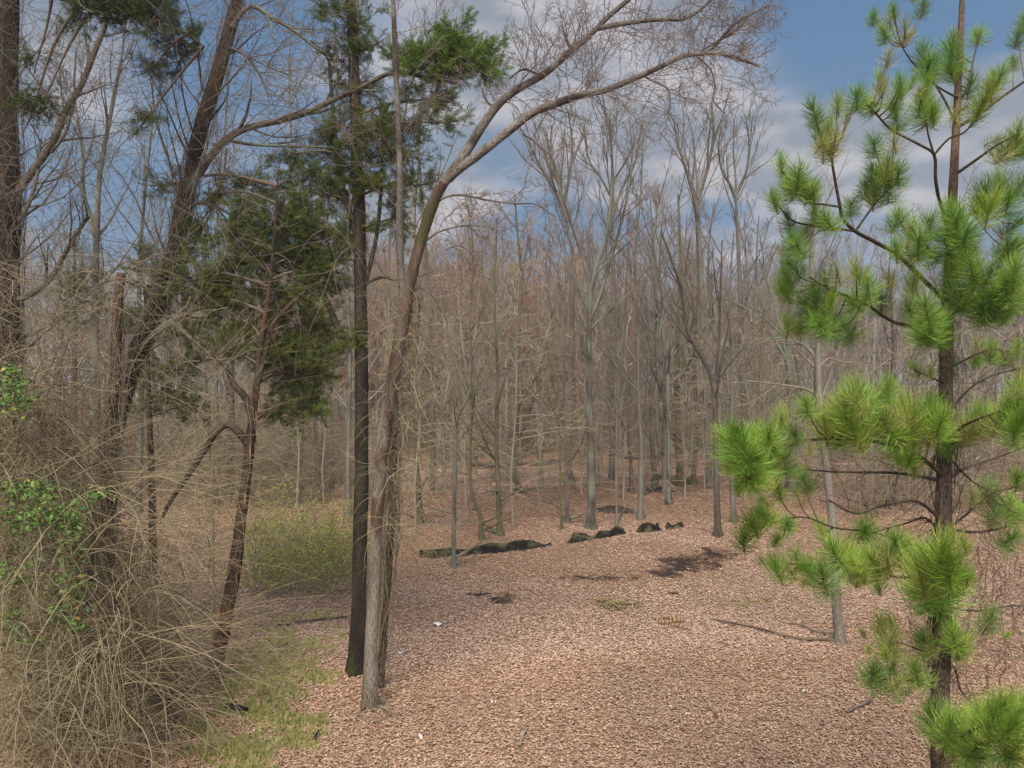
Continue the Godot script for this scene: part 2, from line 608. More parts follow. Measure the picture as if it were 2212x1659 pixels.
func ground() -> void:
	var t := Tubes.new()
	var xs := PackedFloat32Array()
	var zs := PackedFloat32Array()
	for i in 241:
		var u := (i - 120) / 120.0
		xs.append(u * 26.0 + signf(u) * pow(absf(u), 5.0) * 500.0)
	for i in 221:
		var u := i / 220.0
		zs.append(12.0 - u * 62.0 - pow(u, 6.0) * 500.0)
	for z in zs:
		for x in xs:
			t.v.append(Vector3(x, gy(x, z), z))
			var e := 0.3
			t.n.append(Vector3(gy(x - e, z) - gy(x + e, z), 2.0 * e, gy(x, z - e) - gy(x, z + e)).normalized())
			var k := land.get_noise_2d(x * 3.0 + 50.0, z * 3.0)
			var c := Color(1.35, 1.25, 1.22).lerp(Color(1.35, 1.18, 1.08), clampf(0.5 + k, 0, 1))
			if z < 0.0 and z > -40.0:
				c = c.lerp(Color(0.14, 0.13, 0.14), wet(x, z) * 0.9)
			t.c.append(c)
	var w := xs.size()
	for j in zs.size() - 1:
		for i in w - 1:
			var a := j * w + i
			t.idx.append_array(PackedInt32Array([a, a + w, a + 1, a + 1, a + w, a + w + 1]))
	var g := part("ground", t, ground_material(), self)
	tag(g, "clearing floor under fallen leaves, running back into the wood", "ground", "", "structure")

	# fallen leaves: two curled shapes and strips of straw
	var leaf := Tubes.new()
	for s in [-1.0, 1.0]:
		var b := leaf.v.size()
		var up := Vector3(0.3 * s, 1, 0).normalized()
		leaf.v.append_array(PackedVector3Array([Vector3(0, 0, -0.5), Vector3(0, -0.06, 0), Vector3(0, 0.03, 0.5), Vector3(0.26 * s, 0.1, 0.18), Vector3(0.3 * s, 0.07, -0.16)]))
		for k in 5:
			leaf.n.append(up)
			leaf.c.append(Color.WHITE)
		leaf.idx.append_array(PackedInt32Array([b, b + 1, b + 4, b + 1, b + 3, b + 4, b + 1, b + 2, b + 3] if s < 0.0 else [b, b + 4, b + 1, b + 1, b + 4, b + 3, b + 1, b + 3, b + 2]))
	var straw := Tubes.new()
	straw.blade(Vector3(0, 0, -0.5), Vector3(0, 0.03, 0), Vector3(0.05, 0, 0.5), Vector3(0.022, 0.004, 0), Color.WHITE, Vector3.UP)
	var leaves := Copies.new()
	var straws := Copies.new()
	var tones := [Color(0.40, 0.26, 0.175), Color(0.47, 0.315, 0.215), Color(0.33, 0.205, 0.14), Color(0.52, 0.37, 0.26), Color(0.40, 0.245, 0.16), Color(0.29, 0.19, 0.135), Color(0.46, 0.34, 0.25)]
	var total := 640000
	for i in total:
		var d := lerpf(6.9, 42.0, pow(rng.randf(), 1.25))
		var x := rf(-0.78, 0.78) * d + rf(-0.6, 0.6)
		var z := -d
		var s := lerpf(0.015, 0.05, pow(rng.randf(), 2.0)) * lerpf(1.0, 2.0, clampf((d - 9.0) / 25.0, 0.0, 1.0))
		var yaw := rf(0, TAU)
		var up := (Vector3.UP + rv() * 0.2).normalized()
		var fwd := Vector3(cos(yaw), 0, sin(yaw))
		var side := up.cross(fwd).normalized()
		fwd = side.cross(up)
		var c: Color = tones[rng.randi() % tones.size()]
		var zone := land.get_noise_2d(x * 2.2, z * 2.2)
		var front := 1.0 - smoothstep(9.5, 16.0, d + zone * 6.0)
		c = c.lerp(Color(0.56, 0.325, 0.215), front * clampf(0.4 + zone, 0.0, 0.6))
		c = c.lerp(Color(0.49, 0.345, 0.275), (1.0 - front) * clampf(0.45 + zone * 1.4, 0.0, 0.7))
		if rng.randf() < 0.02:
			c = [Color(0.62, 0.5, 0.36), Color(0.26, 0.085, 0.05), Color(0.14, 0.1, 0.08)][rng.randi() % 3]
		c = c * rf(1.12, 1.42) * clampf(1.04 + 0.16 * zone + 0.2 * noise.get_noise_2d(x * 9.0, z * 9.0), 0.7, 1.3)
		var wt := wet(x, z)
		if wt > 0.0:
			c = c.lerp(Color(0.03, 0.026, 0.03), clampf(wt * 1.9, 0, 0.97))
		var p := Vector3(x, gy(x, z) + 0.012 + rf(0, 0.018), z)
		leaves.put(side * s, up * s * rf(0.2, 0.9), fwd * s, p, c)
		if i % 9 == 0:
			yaw = rf(0, TAU)
			var f2 := Vector3(cos(yaw), rf(-0.12, 0.12), sin(yaw)).normalized()
			var s2 := Vector3.UP.cross(f2).normalized()
			var l2 := rf(0.07, 0.17)
			straws.put(s2 * l2, f2.cross(s2) * l2, f2 * l2, p + Vector3(0, 0.015, 0), Color(0.66, 0.50, 0.36).lerp(Color(0.50, 0.33, 0.23), rng.randf()).lerp(Color(0.06, 0.05, 0.05), wt * 0.9))
	tag(swarm("leaf_litter", leaves, leaf.mesh(), M.leaf, self), "brown and tan fallen leaves strewn over the clearing", "leaves", "", "stuff")
	tag(swarm("pine_straw", straws, straw.mesh(), M.leaf, self), "pale dry pine straw lying among the fallen leaves", "straw", "", "stuff")

	# broken twigs lying in the leaves
	var tl := Tubes.new()
	for i in 900:
		var d := lerpf(7.2, 24.0, pow(rng.randf(), 1.3))
		var x := rf(-0.5, 0.75) * d
		var p := Vector3(x, gy(x, -d) + 0.035, -d)
		var a := rf(0, TAU)
		var sp := wander(p, Vector3(cos(a), 0, sin(a)), lerpf(0.12, 0.8, pow(rng.randf(), 2.5)), 5, 0.2, 0.0)
		for k in sp.size():
			sp[k].y = gy(sp[k].x, sp[k].z) + rf(0.025, 0.055)
		tl.stem(sp, lerpf(0.003, 0.010, pow(rng.randf(), 2.0)), 0.002, [Color(0.16, 0.12, 0.09), Color(0.3, 0.23, 0.17), Color(0.46, 0.38, 0.29)][rng.randi() % 3])
	tag(part("twig_litter", tl, M.twig, self), "small broken twigs lying scattered among the fallen leaves", "twigs", "", "stuff")

	# weedy grass, front left
	var gb := Tubes.new()
	for i in 9:
		var a := rf(0, TAU)
		var dir := Vector3(cos(a), 0, sin(a))
		var h := rf(0.5, 1.0)
		var o := dir * rf(0, 0.25)
		gb.blade(o, o + Vector3(0, h * 0.6, 0) + dir * 0.12, o + Vector3(0, h * 0.9, 0) + dir * rf(0.2, 0.5), dir.cross(Vector3.UP) * 0.035, Color.WHITE, (Vector3.UP + dir * 0.4).normalized())
	var grass := Copies.new()
	for i in 15000:
		var px := rf(360, 780)
		var py := rf(1310, 1690)
		var q := pow((px - 575.0 - (1500 - py) * 0.3) / 135.0, 2.0) + pow((py - 1530.0) / 230.0, 2.0)
		var p := foot(px, py)
		if q + noise.get_noise_2d(p.x * 25.0, p.z * 25.0) * 1.6 > 0.6 + rf(-0.3, 0.4):
			continue
		var s := lerpf(0.03, 0.13, pow(rng.randf(), 2.0))
		var a := rf(0, TAU)
		grass.put(Vector3(cos(a), 0, sin(a)) * s, Vector3(rf(-0.2, 0.2), 1, rf(-0.2, 0.2)) * s, Vector3(-sin(a), 0, cos(a)) * s, p, Color(0.24, 0.29, 0.075).lerp(Color(0.44, 0.41, 0.17), rng.randf()) * rf(0.75, 1.3))
	tag(swarm("weedy_grass", grass, gb.mesh(), M.leaf, self), "low yellow green weeds and grass at the clearing's left edge", "grass", "", "stuff")

# ---------------------------------------------------------------- the wood far off, and the crowded stems behind the clearing
func prototype(h: float, r: float, o: Dictionary, one: bool) -> Array:
	var pts := PackedVector3Array()
	for i in 6:
		pts.append(Vector3(rf(-1, 1) * h * 0.012 * i, h * i / 5.0 - 0.15, rf(-1, 1) * h * 0.012 * i))
	pts = smooth(pts, 2)
	var radii := linear_radii(pts.size(), r, r * 0.14)
	var trunk := Tubes.new()
	trunk.tube(pts, radii, 6, o.col1, o.col2, noise, 0.05, LICHEN, o.get("lichen", 0.2))
	var twigs := trunk if one else Tubes.new()
	branching(trunk if one else twigs, twigs, pts, radii, o)
	var low := o.duplicate()
	low.limbs = o.get("low", 6)
	low.t0 = 0.1
	low.length = 1.6
	low.angle = 1.2
	low.lift = 0.02
	branching(trunk if one else twigs, twigs, pts, radii, low)
	trunk.uv.clear()
	twigs.uv.clear()
	return [trunk, twigs]

func far_wood() -> void:
	var styles := [
		{"col1": Color(0.16, 0.13, 0.11), "col2": Color(0.27, 0.225, 0.195), "twig": Color(0.342, 0.260, 0.218), "fine": 0.011, "limbs": 14, "t0": 0.35, "length": 4.2, "angle": 0.7, "lift": 0.12, "branchlets": 9, "twigs": 4},
		{"col1": Color(0.20, 0.17, 0.145), "col2": Color(0.33, 0.29, 0.255), "twig": Color(0.366, 0.319, 0.313), "fine": 0.010, "limbs": 12, "t0": 0.5, "length": 5.0, "angle": 0.5, "lift": 0.16, "branchlets": 8, "twigs": 3, "lichen": 0.35},
		{"col1": Color(0.15, 0.11, 0.09), "col2": Color(0.24, 0.18, 0.145), "twig": Color(0.54, 0.29, 0.15), "fine": 0.010, "limbs": 18, "t0": 0.25, "length": 3.4, "angle": 0.9, "lift": 0.06, "branchlets": 9, "twigs": 4},
		{"col1": Color(0.19, 0.155, 0.135), "col2": Color(0.30, 0.26, 0.23), "twig": Color(0.366, 0.295, 0.277), "fine": 0.011, "limbs": 12, "t0": 0.45, "length": 4.6, "angle": 0.6, "lift": 0.14, "branchlets": 8, "twigs": 3, "lichen": 0.4},
	]
	var labels := ["mass of dark bare trees closing the view far behind the clearing", "mass of pale grey bare trees far behind the clearing", "mass of rusty twigged bare trees far behind the clearing", "mass of tall forking bare trees far behind the clearing"]
	for s in styles.size():
		var both := prototype(rf(15.0, 18.5), 0.17, styles[s], true)
		var c := Copies.new()
		for i in (620 if s == 2 else 360):
			var d := sqrt(lerpf(46.0 * 46.0, 105.0 * 105.0, rng.randf()))
			var x := rf(-0.98, 0.98) * d
			if s == 2:
				x = rng.randfn(-0.02, 0.15) * d
				d = minf(d, 80.0)
				x = clampf(x, -d, d)
			var px := x / d * FOCAL + 1106.0
			if px > 1130 and px < 1560 and d > 60.0 and rng.randf() < 0.5:
				continue
			var k := rf(0.55, 1.02) * (0.85 if d < 62.0 else 1.0)
			var a := rf(0, TAU)
			c.put(Vector3(cos(a), 0, sin(a)) * k, Vector3(rf(-0.05, 0.05), rf(0.9, 1.1), rf(-0.05, 0.05)) * k, Vector3(-sin(a), 0, cos(a)) * k, Vector3(x, gy(x, -d), -d), Color.WHITE * rf(0.8, 1.15))
		tag(swarm("bare_woodland", c, both[0].mesh(), M.twig, self), labels[s], "woodland", "", "stuff")
	# brush between the stems
	for s in 3:
		var t := Tubes.new()
		for i in 26:
			var o := Vector3(rf(-0.7, 0.7), -0.05, rf(-0.7, 0.7))
			var sp := wander(o, Vector3(rf(-0.5, 0.5), 1, rf(-0.5, 0.5)), rf(1.4, 3.6), 5, 0.16, 0.04)
			var tc := Color(0.29, 0.225, 0.17).lerp(Color(0.23, 0.20, 0.12), rng.randf())
			t.stem(sp, 0.011, 0.006, tc)
			for j in 7:
				var k := rng.randi_range(1, 4)
				var q := wander(sp[k], off_axis(Vector3.UP, rf(0.5, 1.3)), rf(0.3, 0.9), 3, 0.25, 0.02)
				t.stem(q, 0.007, 0.004, tc)
		var c := Copies.new()
		for i in 330:
			var d := sqrt(lerpf(25.0 * 25.0, 80.0 * 80.0, rng.randf()))
			var x := rf(-0.95, 0.95) * d
			var px := x / d * FOCAL + 1106.0
			if d < 46.0 and px > 860 and px < 1760:
				continue
			var k := rf(0.6, 1.3)
			var a := rf(0, TAU)
			c.put(Vector3(cos(a), 0, sin(a)) * k, Vector3(0, 1, 0) * k, Vector3(-sin(a), 0, cos(a)) * k, Vector3(x, gy(x, -d), -d), Color.WHITE * rf(0.8, 1.15))
		tag(swarm("leafless_brush", c, t.mesh(), M.twig, self), ["leafless brown brush between the far trunks", "leafless olive brush between the far trunks", "leafless grey brush between the far trunks"][s], "brush", "", "stuff")

func middle_wood() -> void:
	# look-alike stems between the named trees and the far wood
	var protos: Array[Node3D] = []
	var G := "thin bare trees crowded behind the clearing"
	var spots := []
	for i in 84:
		var d := sqrt(lerpf(29.0 * 29.0, 48.0 * 48.0, rng.randf()))
		var x := rf(-0.76, 0.76) * d
		spots.append(Vector3(x, gy(x, -d), -d))
	for s in 4:
		var h: float = [11.0, 9.5, 12.5, 7.5][s]
		var o := {"col1": [GREY1, Color(0.20, 0.17, 0.14), Color(0.14, 0.115, 0.095), Color(0.22, 0.2, 0.15)][s], "col2": [GREY2, Color(0.34, 0.30, 0.265), Color(0.25, 0.21, 0.18), Color(0.33, 0.29, 0.2)][s], "twig": [TWIG, Color(0.29, 0.25, 0.22), Color(0.26, 0.19, 0.15), Color(0.30, 0.25, 0.17)][s],
			"fine": 0.0085, "limbs": 12, "t0": 0.35, "length": h * 0.26, "angle": 0.75, "lift": 0.09, "branchlets": 7, "twigs": 3, "lichen": [0.15, 0.45, 0.1, 0.3][s], "low": 9}
		var both := prototype(h, [0.13, 0.11, 0.16, 0.07][s], o, false)
		var T := thing("thin_bare_tree", "thin bare tree in the crowd of trunks behind the clearing", "tree", Vector3.ZERO, G)
		part("trunk", both[0], M.twig, T)
		part("twigs", both[1], M.twig, T, "stuff")
		protos.append(T)
	var looks := ["thin grey bare tree", "thin pale lichened bare tree", "stout dark bare tree", "short slight olive tinged bare tree"]
	for i in spots.size():
		var T: Node3D = protos[i] if i < 4 else protos[i % 4].duplicate()
		var view: float = 1106.0 - spots[i].x / spots[i].z * FOCAL
		var where := "behind the left thicket" if view < 380.0 else "behind the cedars at left" if view < 780.0 else "behind the left end of the black fabric" if view < 1100.0 else "between the black fabric and the deep wood" if view < 1500.0 else "behind the pine's left boughs" if view < 1980.0 else "behind the pine trunk and its right boughs"
		tag(T, "%s crowded %s" % [looks[i % 4], where])
		if i >= 4:
			T.name = numbered("thin_bare_tree")
			add_child(T)
		T.position = spots[i]
		T.rotation.y = rf(0, TAU)
		T.scale = Vector3.ONE * rf(0.8, 1.15)

	var ug := "slender saplings with spreading tan twigs behind the clearing"
	var ups: Array[Node3D] = []
	var us := []
	for q in [[900, 1150], [945, 1090], [1010, 1120], [1060, 1085], [1110, 1130], [1165, 1100], [1190, 1065], [1255, 1085], [1300, 1060], [1345, 1090], [1400, 1060], [1480, 1085], [1520, 1075], [1610, 1090], [1670, 1085], [1740, 1080], [1830, 1075], [1860, 1105], [1960, 1085], [2020, 1100], [2080, 1090], [2140, 1110], [640, 1110], [590, 1090], [700, 1100], [540, 1120], [420, 1110], [380, 1090], [120, 1110], [160, 1090], [975, 1060], [1030, 1050]]:
		us.append(foot(q[0], q[1]))
	for s in 4:
		var o := {"col1": Color(0.24, 0.2, 0.145), "col2": Color(0.36, 0.31, 0.24), "twig": [Color(0.38, 0.32, 0.23), Color(0.34, 0.27, 0.2), Color(0.33, 0.29, 0.19), Color(0.36, 0.29, 0.225)][s], "fine": 0.0062, "limbs": 30, "t0": 0.12, "length": 2.3, "angle": 1.25, "lift": 0.0, "branchlets": 7, "twigs": 4, "wobble": 0.17, "thin": 0.5, "low": 6}
		var both := prototype([7.5, 6.0, 9.0, 5.0][s], 0.04, o, false)
		var T := thing("slender_sapling", "slender leafless sapling with level tan twigs among the grey trunks", "sapling", us[s], ug)
		part("trunk", both[0], M.twig, T).position = Vector3.ZERO
		part("twigs", both[1], M.twig, T, "stuff").position = Vector3.ZERO
		ups.append(T)
	looks = ["middling slender tan twigged sapling", "low slender brown twigged sapling", "tallest slender olive twigged sapling", "smallest slender tan twigged sapling"]
	for i in us.size():
		var T: Node3D = ups[i] if i < 4 else ups[i % 4].duplicate()
		var view: float = 1106.0 - us[i].x / us[i].z * FOCAL
		var where := "behind the left thicket" if view < 430.0 else "behind the yellow green shrub" if view < 780.0 else "behind the left end of the black fabric" if view < 1080.0 else "behind the longest fabric piece's right end" if view < 1220.0 else "among the lichened trunks" if view < 1450.0 else "by the mossy trunks" if view < 1640.0 else "behind the pine's left boughs" if view < 1900.0 else "behind the pine trunk"
		tag(T, "%s %s" % [looks[i % 4], where])
		if i >= 4:
			T.name = numbered("slender_sapling")
			add_child(T)
		T.position = us[i]
		T.rotation.y = rf(0, TAU)
		T.scale = Vector3.ONE * rf(0.75, 1.2)

	var pale := {"col1": Color(0.19, 0.165, 0.14), "col2": Color(0.36, 0.325, 0.285), "lichen": 0.2}
	var mossy := {"col1": Color(0.15, 0.13, 0.09), "col2": Color(0.26, 0.235, 0.16), "moss": Color(0.20, 0.20, 0.07), "lichen": 0.5, "twig": Color(0.28, 0.24, 0.15)}
	var specked := {"lichen": 0.5, "col1": Color(0.09, 0.078, 0.062), "col2": Color(0.22, 0.195, 0.165), "moss": Color(0.29, 0.32, 0.26)}
	var dark := {"col1": Color(0.10, 0.085, 0.07), "col2": Color(0.19, 0.155, 0.13), "lichen": 0.12}
	bare_tree("bent_sapling", "slim pale tree bending right above head height before the black fabric", 980, 1212, 0.07, 9, pale.merged({"path": [[981, 1100], [984, 1000], [987, 915], [1008, 862], [1024, 810], [1030, 700], [1038, 600], [1045, 480]], "low": 14, "limbs": 9, "length": 2.0, "fine": 0.0045}))
	bare_tree("mossy_tree", "mossy trunk with low tangled twigs right of the vine-hung grey tree", 908, 1128, 0.12, 12, mossy.merged({"low": 18}))
	bare_tree("crooked_tree", "thin dark tree with crooked foot just behind the fabric's hump", 1041, 1157, 0.085, 10, mossy.merged({"path": [[1036, 1110], [1017, 1060], [1016, 960], [1022, 850], [1015, 700], [1022, 560], [1010, 430]], "low": 10}))
	bare_tree("straight_tree", "olive grey straight tree behind the left fabric, right of the crooked tree", 1080, 1147, 0.115, 12, mossy.merged({"lichen": 0.3, "path": [[1076, 1050], [1072, 960], [1075, 800], [1068, 640], [1075, 470]], "low": 12}))
	bare_tree("rooted_tree", "gnarled tree with spreading foot roots in the middle of the leaf floor", 1128, 1080, 0.16, 15, mossy.merged({"path": [[1114, 1030], [1116, 950], [1118, 800], [1124, 620], [1112, 420]], "low": 8}))
	bare_tree("twin_tree", "thin brown tree leaning on its mossy twin behind the fabric gap", 1225, 1125, 0.09, 11, {"path": [[1224, 1060], [1221, 960], [1219, 800], [1222, 640], [1218, 480]], "low": 8, "lichen": 0.2})
	bare_tree("mossy_twin_tree", "thin mossy green footed tree left of the brown twin", 1213, 1137, 0.055, 8, mossy.merged({"path": [[1211, 1060], [1209, 950], [1205, 820], [1208, 700]], "low": 5}))
	bare_tree("lichen_tree", "tall straight tree spotted with pale green lichen above the second fabric piece", 1276, 1134, 0.165, 15, specked.merged({"path": [[1278, 1040], [1274, 920], [1272, 800], [1273, 700], [1281, 600], [1312, 500], [1322, 380], [1318, 260]], "t0": 0.5, "limbs": 16, "length": 3.6,
		"forks": [{"p": [[1276, 690], [1296, 640], [1320, 560], [1345, 470], [1365, 360], [1360, 260]], "r": 0.07, "limbs": 7}, {"p": [[1278, 640], [1262, 570], [1230, 470], [1200, 380], [1180, 290]], "r": 0.06, "limbs": 7}]}))
	bare_tree("pale_thin_tree", "thin pale tree in front of the black hollow", 1333, 1125, 0.06, 10, pale.merged({"path": [[1331, 1040], [1332, 940], [1337, 800], [1333, 640], [1340, 500]], "low": 6}))
	bare_tree("white_footed_tree", "white footed tree standing just behind the black hollow", 1365, 1079, 0.12, 13, pale.merged({"path": [[1363, 1010], [1357, 930], [1352, 850], [1350, 700], [1358, 520]], "lichen": 0.5}))
	bare_tree("ash_grey_tree", "ash grey straight trunk at the right end of the black hollow", 1383, 1115, 0.12, 14, pale.merged({"lichen": 0.55, "path": [[1385, 1030], [1384, 940], [1379, 830], [1378, 700], [1372, 560], [1384, 420], [1390, 260]], "t0": 0.45, "limbs": 14}))
	bare_tree("forked_grey_tree", "grey tree with a broken stem propped against it", 1417, 1072, 0.17, 14, {"path": [[1412, 1010], [1409, 930], [1408, 820], [1420, 650], [1430, 480]], "lichen": 0.3})
	bare_tree("spotted_tree", "straight grey tree with white flecks, left of the moss-green trunk pair", 1445, 1094, 0.115, 15, specked.merged({"lichen": 0.35, "path": [[1445, 1010], [1443, 930], [1430, 830], [1424, 740], [1430, 640], [1412, 540], [1405, 430]], "t0": 0.4, "limbs": 14}))
	bare_tree("moss_green_tree", "thick trunk furred with bright moss deep in the right wood", 1470, 1056, 0.25, 16, mossy.merged({"moss": Color(0.22, 0.23, 0.06), "lichen": 0.75, "path": [[1468, 1000], [1464, 900], [1462, 760], [1470, 600], [1465, 420]], "low": 4}))
	bare_tree("second_mossy_tree", "slimmer moss flecked trunk beside the thick mossy trunk", 1497, 1055, 0.15, 15, mossy.merged({"path": [[1500, 1000], [1504, 900], [1500, 760], [1508, 600], [1500, 420]], "low": 4}))
	bare_tree("forking_dark_tree", "dark tree forking twice at mid height, standing alone right of the fabric scraps", 1551, 1150, 0.125, 15, dark.merged({"path": [[1549, 1080], [1547, 1000], [1545, 900], [1543, 840], [1552, 760], [1556, 650], [1560, 520]], "t0": 0.5, "limbs": 12, "length": 3.0, "lichen": 0.28,
		"forks": [{"p": [[1545, 850], [1532, 800], [1507, 755], [1488, 720], [1480, 690], [1470, 620], [1450, 560], [1428, 500]], "r": 0.09, "limbs": 8}, {"p": [[1488, 722], [1500, 690], [1495, 640], [1482, 590], [1490, 520]], "r": 0.05, "limbs": 5}]}))
	bare_tree("double_stemmed_tree", "pale double stemmed tree half hidden by the pine's left sprays", 1586, 1122, 0.12, 12, pale.merged({"path": [[1582, 1060], [1578, 960], [1582, 820], [1576, 660], [1585, 500]], "lichen": 0.35}))
	bare_tree("olive_tree", "short olive trunk behind the pine's left sprays", 1643, 1112, 0.09, 11, mossy.merged({"path": [[1641, 1050], [1636, 960], [1640, 820], [1650, 660]]}))
	bare_tree("straight_brown_tree", "straight brown trunk beside the thick vertical one in mid wood", 1700, 1060, 0.12, 14, {"path": [[1702, 1010], [1706, 900], [1700, 740], [1708, 560]], "lichen": 0.2})
	bare_tree("wide_dark_tree", "broad dark trunk in the gap left of the pine trunk", 1930, 1090, 0.22, 14, dark.merged({"path": [[1928, 1020], [1925, 920], [1930, 760], [1920, 580]], "low": 10}))
	bare_tree("tall_forked_tree", "tall vase shaped tree outlined against the blue patch of sky", 1231, 1062, 0.2, 19, {"path": [[1228, 1000], [1232, 850], [1235, 700], [1238, 560], [1226, 500], [1216, 440]], "t0": 0.75, "limbs": 8, "length": 4.5, "angle": 0.5, "lift": 0.12,
		"forks": [{"p": [[1226, 480], [1210, 430], [1180, 380], [1152, 330], [1130, 280]], "r": 0.11, "limbs": 9}, {"p": [[1216, 440], [1208, 390], [1190, 330], [1192, 270]], "r": 0.09, "limbs": 8}, {"p": [[1218, 440], [1232, 370], [1236, 310], [1228, 240]], "r": 0.08, "limbs": 7}]})
	bare_tree("leaning_pole_tree", "tall pole straight tree rising beside the lichen tree to the clouds", 1322, 1055, 0.17, 20, {"path": [[1322, 950], [1320, 800], [1326, 620], [1322, 520], [1325, 400], [1318, 300], [1300, 200]], "t0": 0.6, "limbs": 16, "length": 3.6, "angle": 0.6,
		"forks": [{"p": [[1324, 470], [1342, 410], [1372, 350], [1385, 270]], "r": 0.07, "limbs": 8}, {"p": [[1322, 430], [1296, 380], [1270, 340], [1262, 270]], "r": 0.06, "limbs": 7}]})
	bare_tree("tall_vase_tree", "tall tree forking high beside the pine's top left shoots", 1530, 1060, 0.19, 20, {"path": [[1528, 950], [1522, 800], [1516, 640], [1510, 500], [1506, 400], [1498, 300]], "t0": 0.7, "limbs": 9, "length": 4.2, "angle": 0.55,
		"forks": [{"p": [[1510, 470], [1492, 400], [1470, 330], [1455, 260]], "r": 0.09, "limbs": 8}, {"p": [[1508, 430], [1530, 360], [1542, 290], [1536, 220]], "r": 0.09, "limbs": 8}]})
	bare_tree("slender_top_tree", "slender tall tree whose forked top stands clear right of the vase tree", 1610, 1058, 0.17, 20, {"path": [[1608, 900], [1602, 740], [1598, 600], [1592, 480], [1590, 400], [1584, 320]], "t0": 0.7, "limbs": 8, "length": 3.6, "angle": 0.5,
		"forks": [{"p": [[1592, 430], [1578, 400], [1560, 370], [1552, 320], [1560, 260]], "r": 0.07, "limbs": 7}, {"p": [[1591, 420], [1610, 380], [1618, 320], [1612, 250]], "r": 0.07, "limbs": 7}]})
	bare_tree("back_left_tree", "lichen green trunk alone above the yellow green shrub", 685, 1052, 0.14, 14, specked.merged({"lichen": 0.7, "path": [[684, 980], [680, 900], [672, 760], [680, 600], [672, 420]]}))
	bare_tree("shaded_thin_tree", "thin dark stem left of the lichen green trunk", 650, 1062, 0.09, 12, dark.merged({"path": [[652, 980], [656, 860], [648, 700], [660, 520]]}))
	bare_tree("brown_pole_tree", "brown pole stem right of the lichen green trunk", 716, 1060, 0.1, 12, {"path": [[716, 980], [712, 860], [720, 700], [708, 480], [715, 250]]})
	bare_tree("pale_shadow_tree", "pale smooth stem close behind the dark cedar's left side", 752, 1120, 0.11, 13, pale.merged({"path": [[752, 1000], [754, 880], [756, 760], [748, 560], [735, 300], [722, 60], [718, -80]], "t0": 0.35}))
	bare_tree("grey_left_tree", "stout grey lichened trunk behind the thicket at far left", 205, 1130, 0.2, 14, specked.merged({"path": [[205, 1000], [206, 850], [205, 700], [208, 520], [215, 380], [240, 240], [262, 120], [275, 0]], "t0": 0.4, "limbs": 14, "forks": [{"p": [[208, 520], [180, 420], [178, 320], [160, 210], [165, 100]], "r": 0.08}]}))
	bare_tree("second_left_tree", "grey trunk behind the leaning dark tree's foot", 300, 1110, 0.14, 14, specked.merged({"lichen": 0.45, "path": [[302, 950], [306, 780], [300, 600], [312, 420], [330, 230], [322, 60]]}))
	bare_tree("third_left_tree", "brown stem rising between the leaning tree and the shaggy cedar", 470, 1090, 0.12, 14, {"path": [[470, 950], [466, 800], [476, 620], [470, 420], [490, 220], [480, 40]]})
	bare_tree("fourth_left_tree", "pale upright stem behind the cedar's dark foliage", 622, 1085, 0.12, 15, pale.merged({"path": [[622, 950], [625, 780], [618, 560], [628, 330], [625, 120], [640, -40]], "lichen": 0.3}))
	bare_tree("behind_twin_tree", "grey stem seen between the dark cedar and the vine-hung limbs", 842, 1095, 0.11, 14, pale.merged({"path": [[842, 1000], [846, 820], [838, 620], [850, 420], [880, 220], [930, 60]]}))
	bare_tree("top_grey_tree", "grey stem whose forked top reaches the cloud above the green bough", 935, 1075, 0.14, 17, {"path": [[935, 960], [930, 800], [925, 620], [912, 440], [905, 280], [930, 130], [970, 20]], "t0": 0.5, "limbs": 12})
	# broken stem propped against the forked grey tree
	var prop := foot(1385, 1085)
	var P := thing("propped_stem", "dead brown stem propped slantwise against the forked grey tree", "dead branch", prop)
	var t := Tubes.new()
	var pp := smooth(path([[1386, 1078], [1396, 1050], [1412, 1015], [1428, 975], [1432, 930]], 28.6), 3)
	t.tube(pp, linear_radii(pp.size(), 0.09, 0.05), 8, Color(0.2, 0.15, 0.1), Color(0.3, 0.23, 0.16), noise, 0.06)
	part("stem", t, M.bark, P)

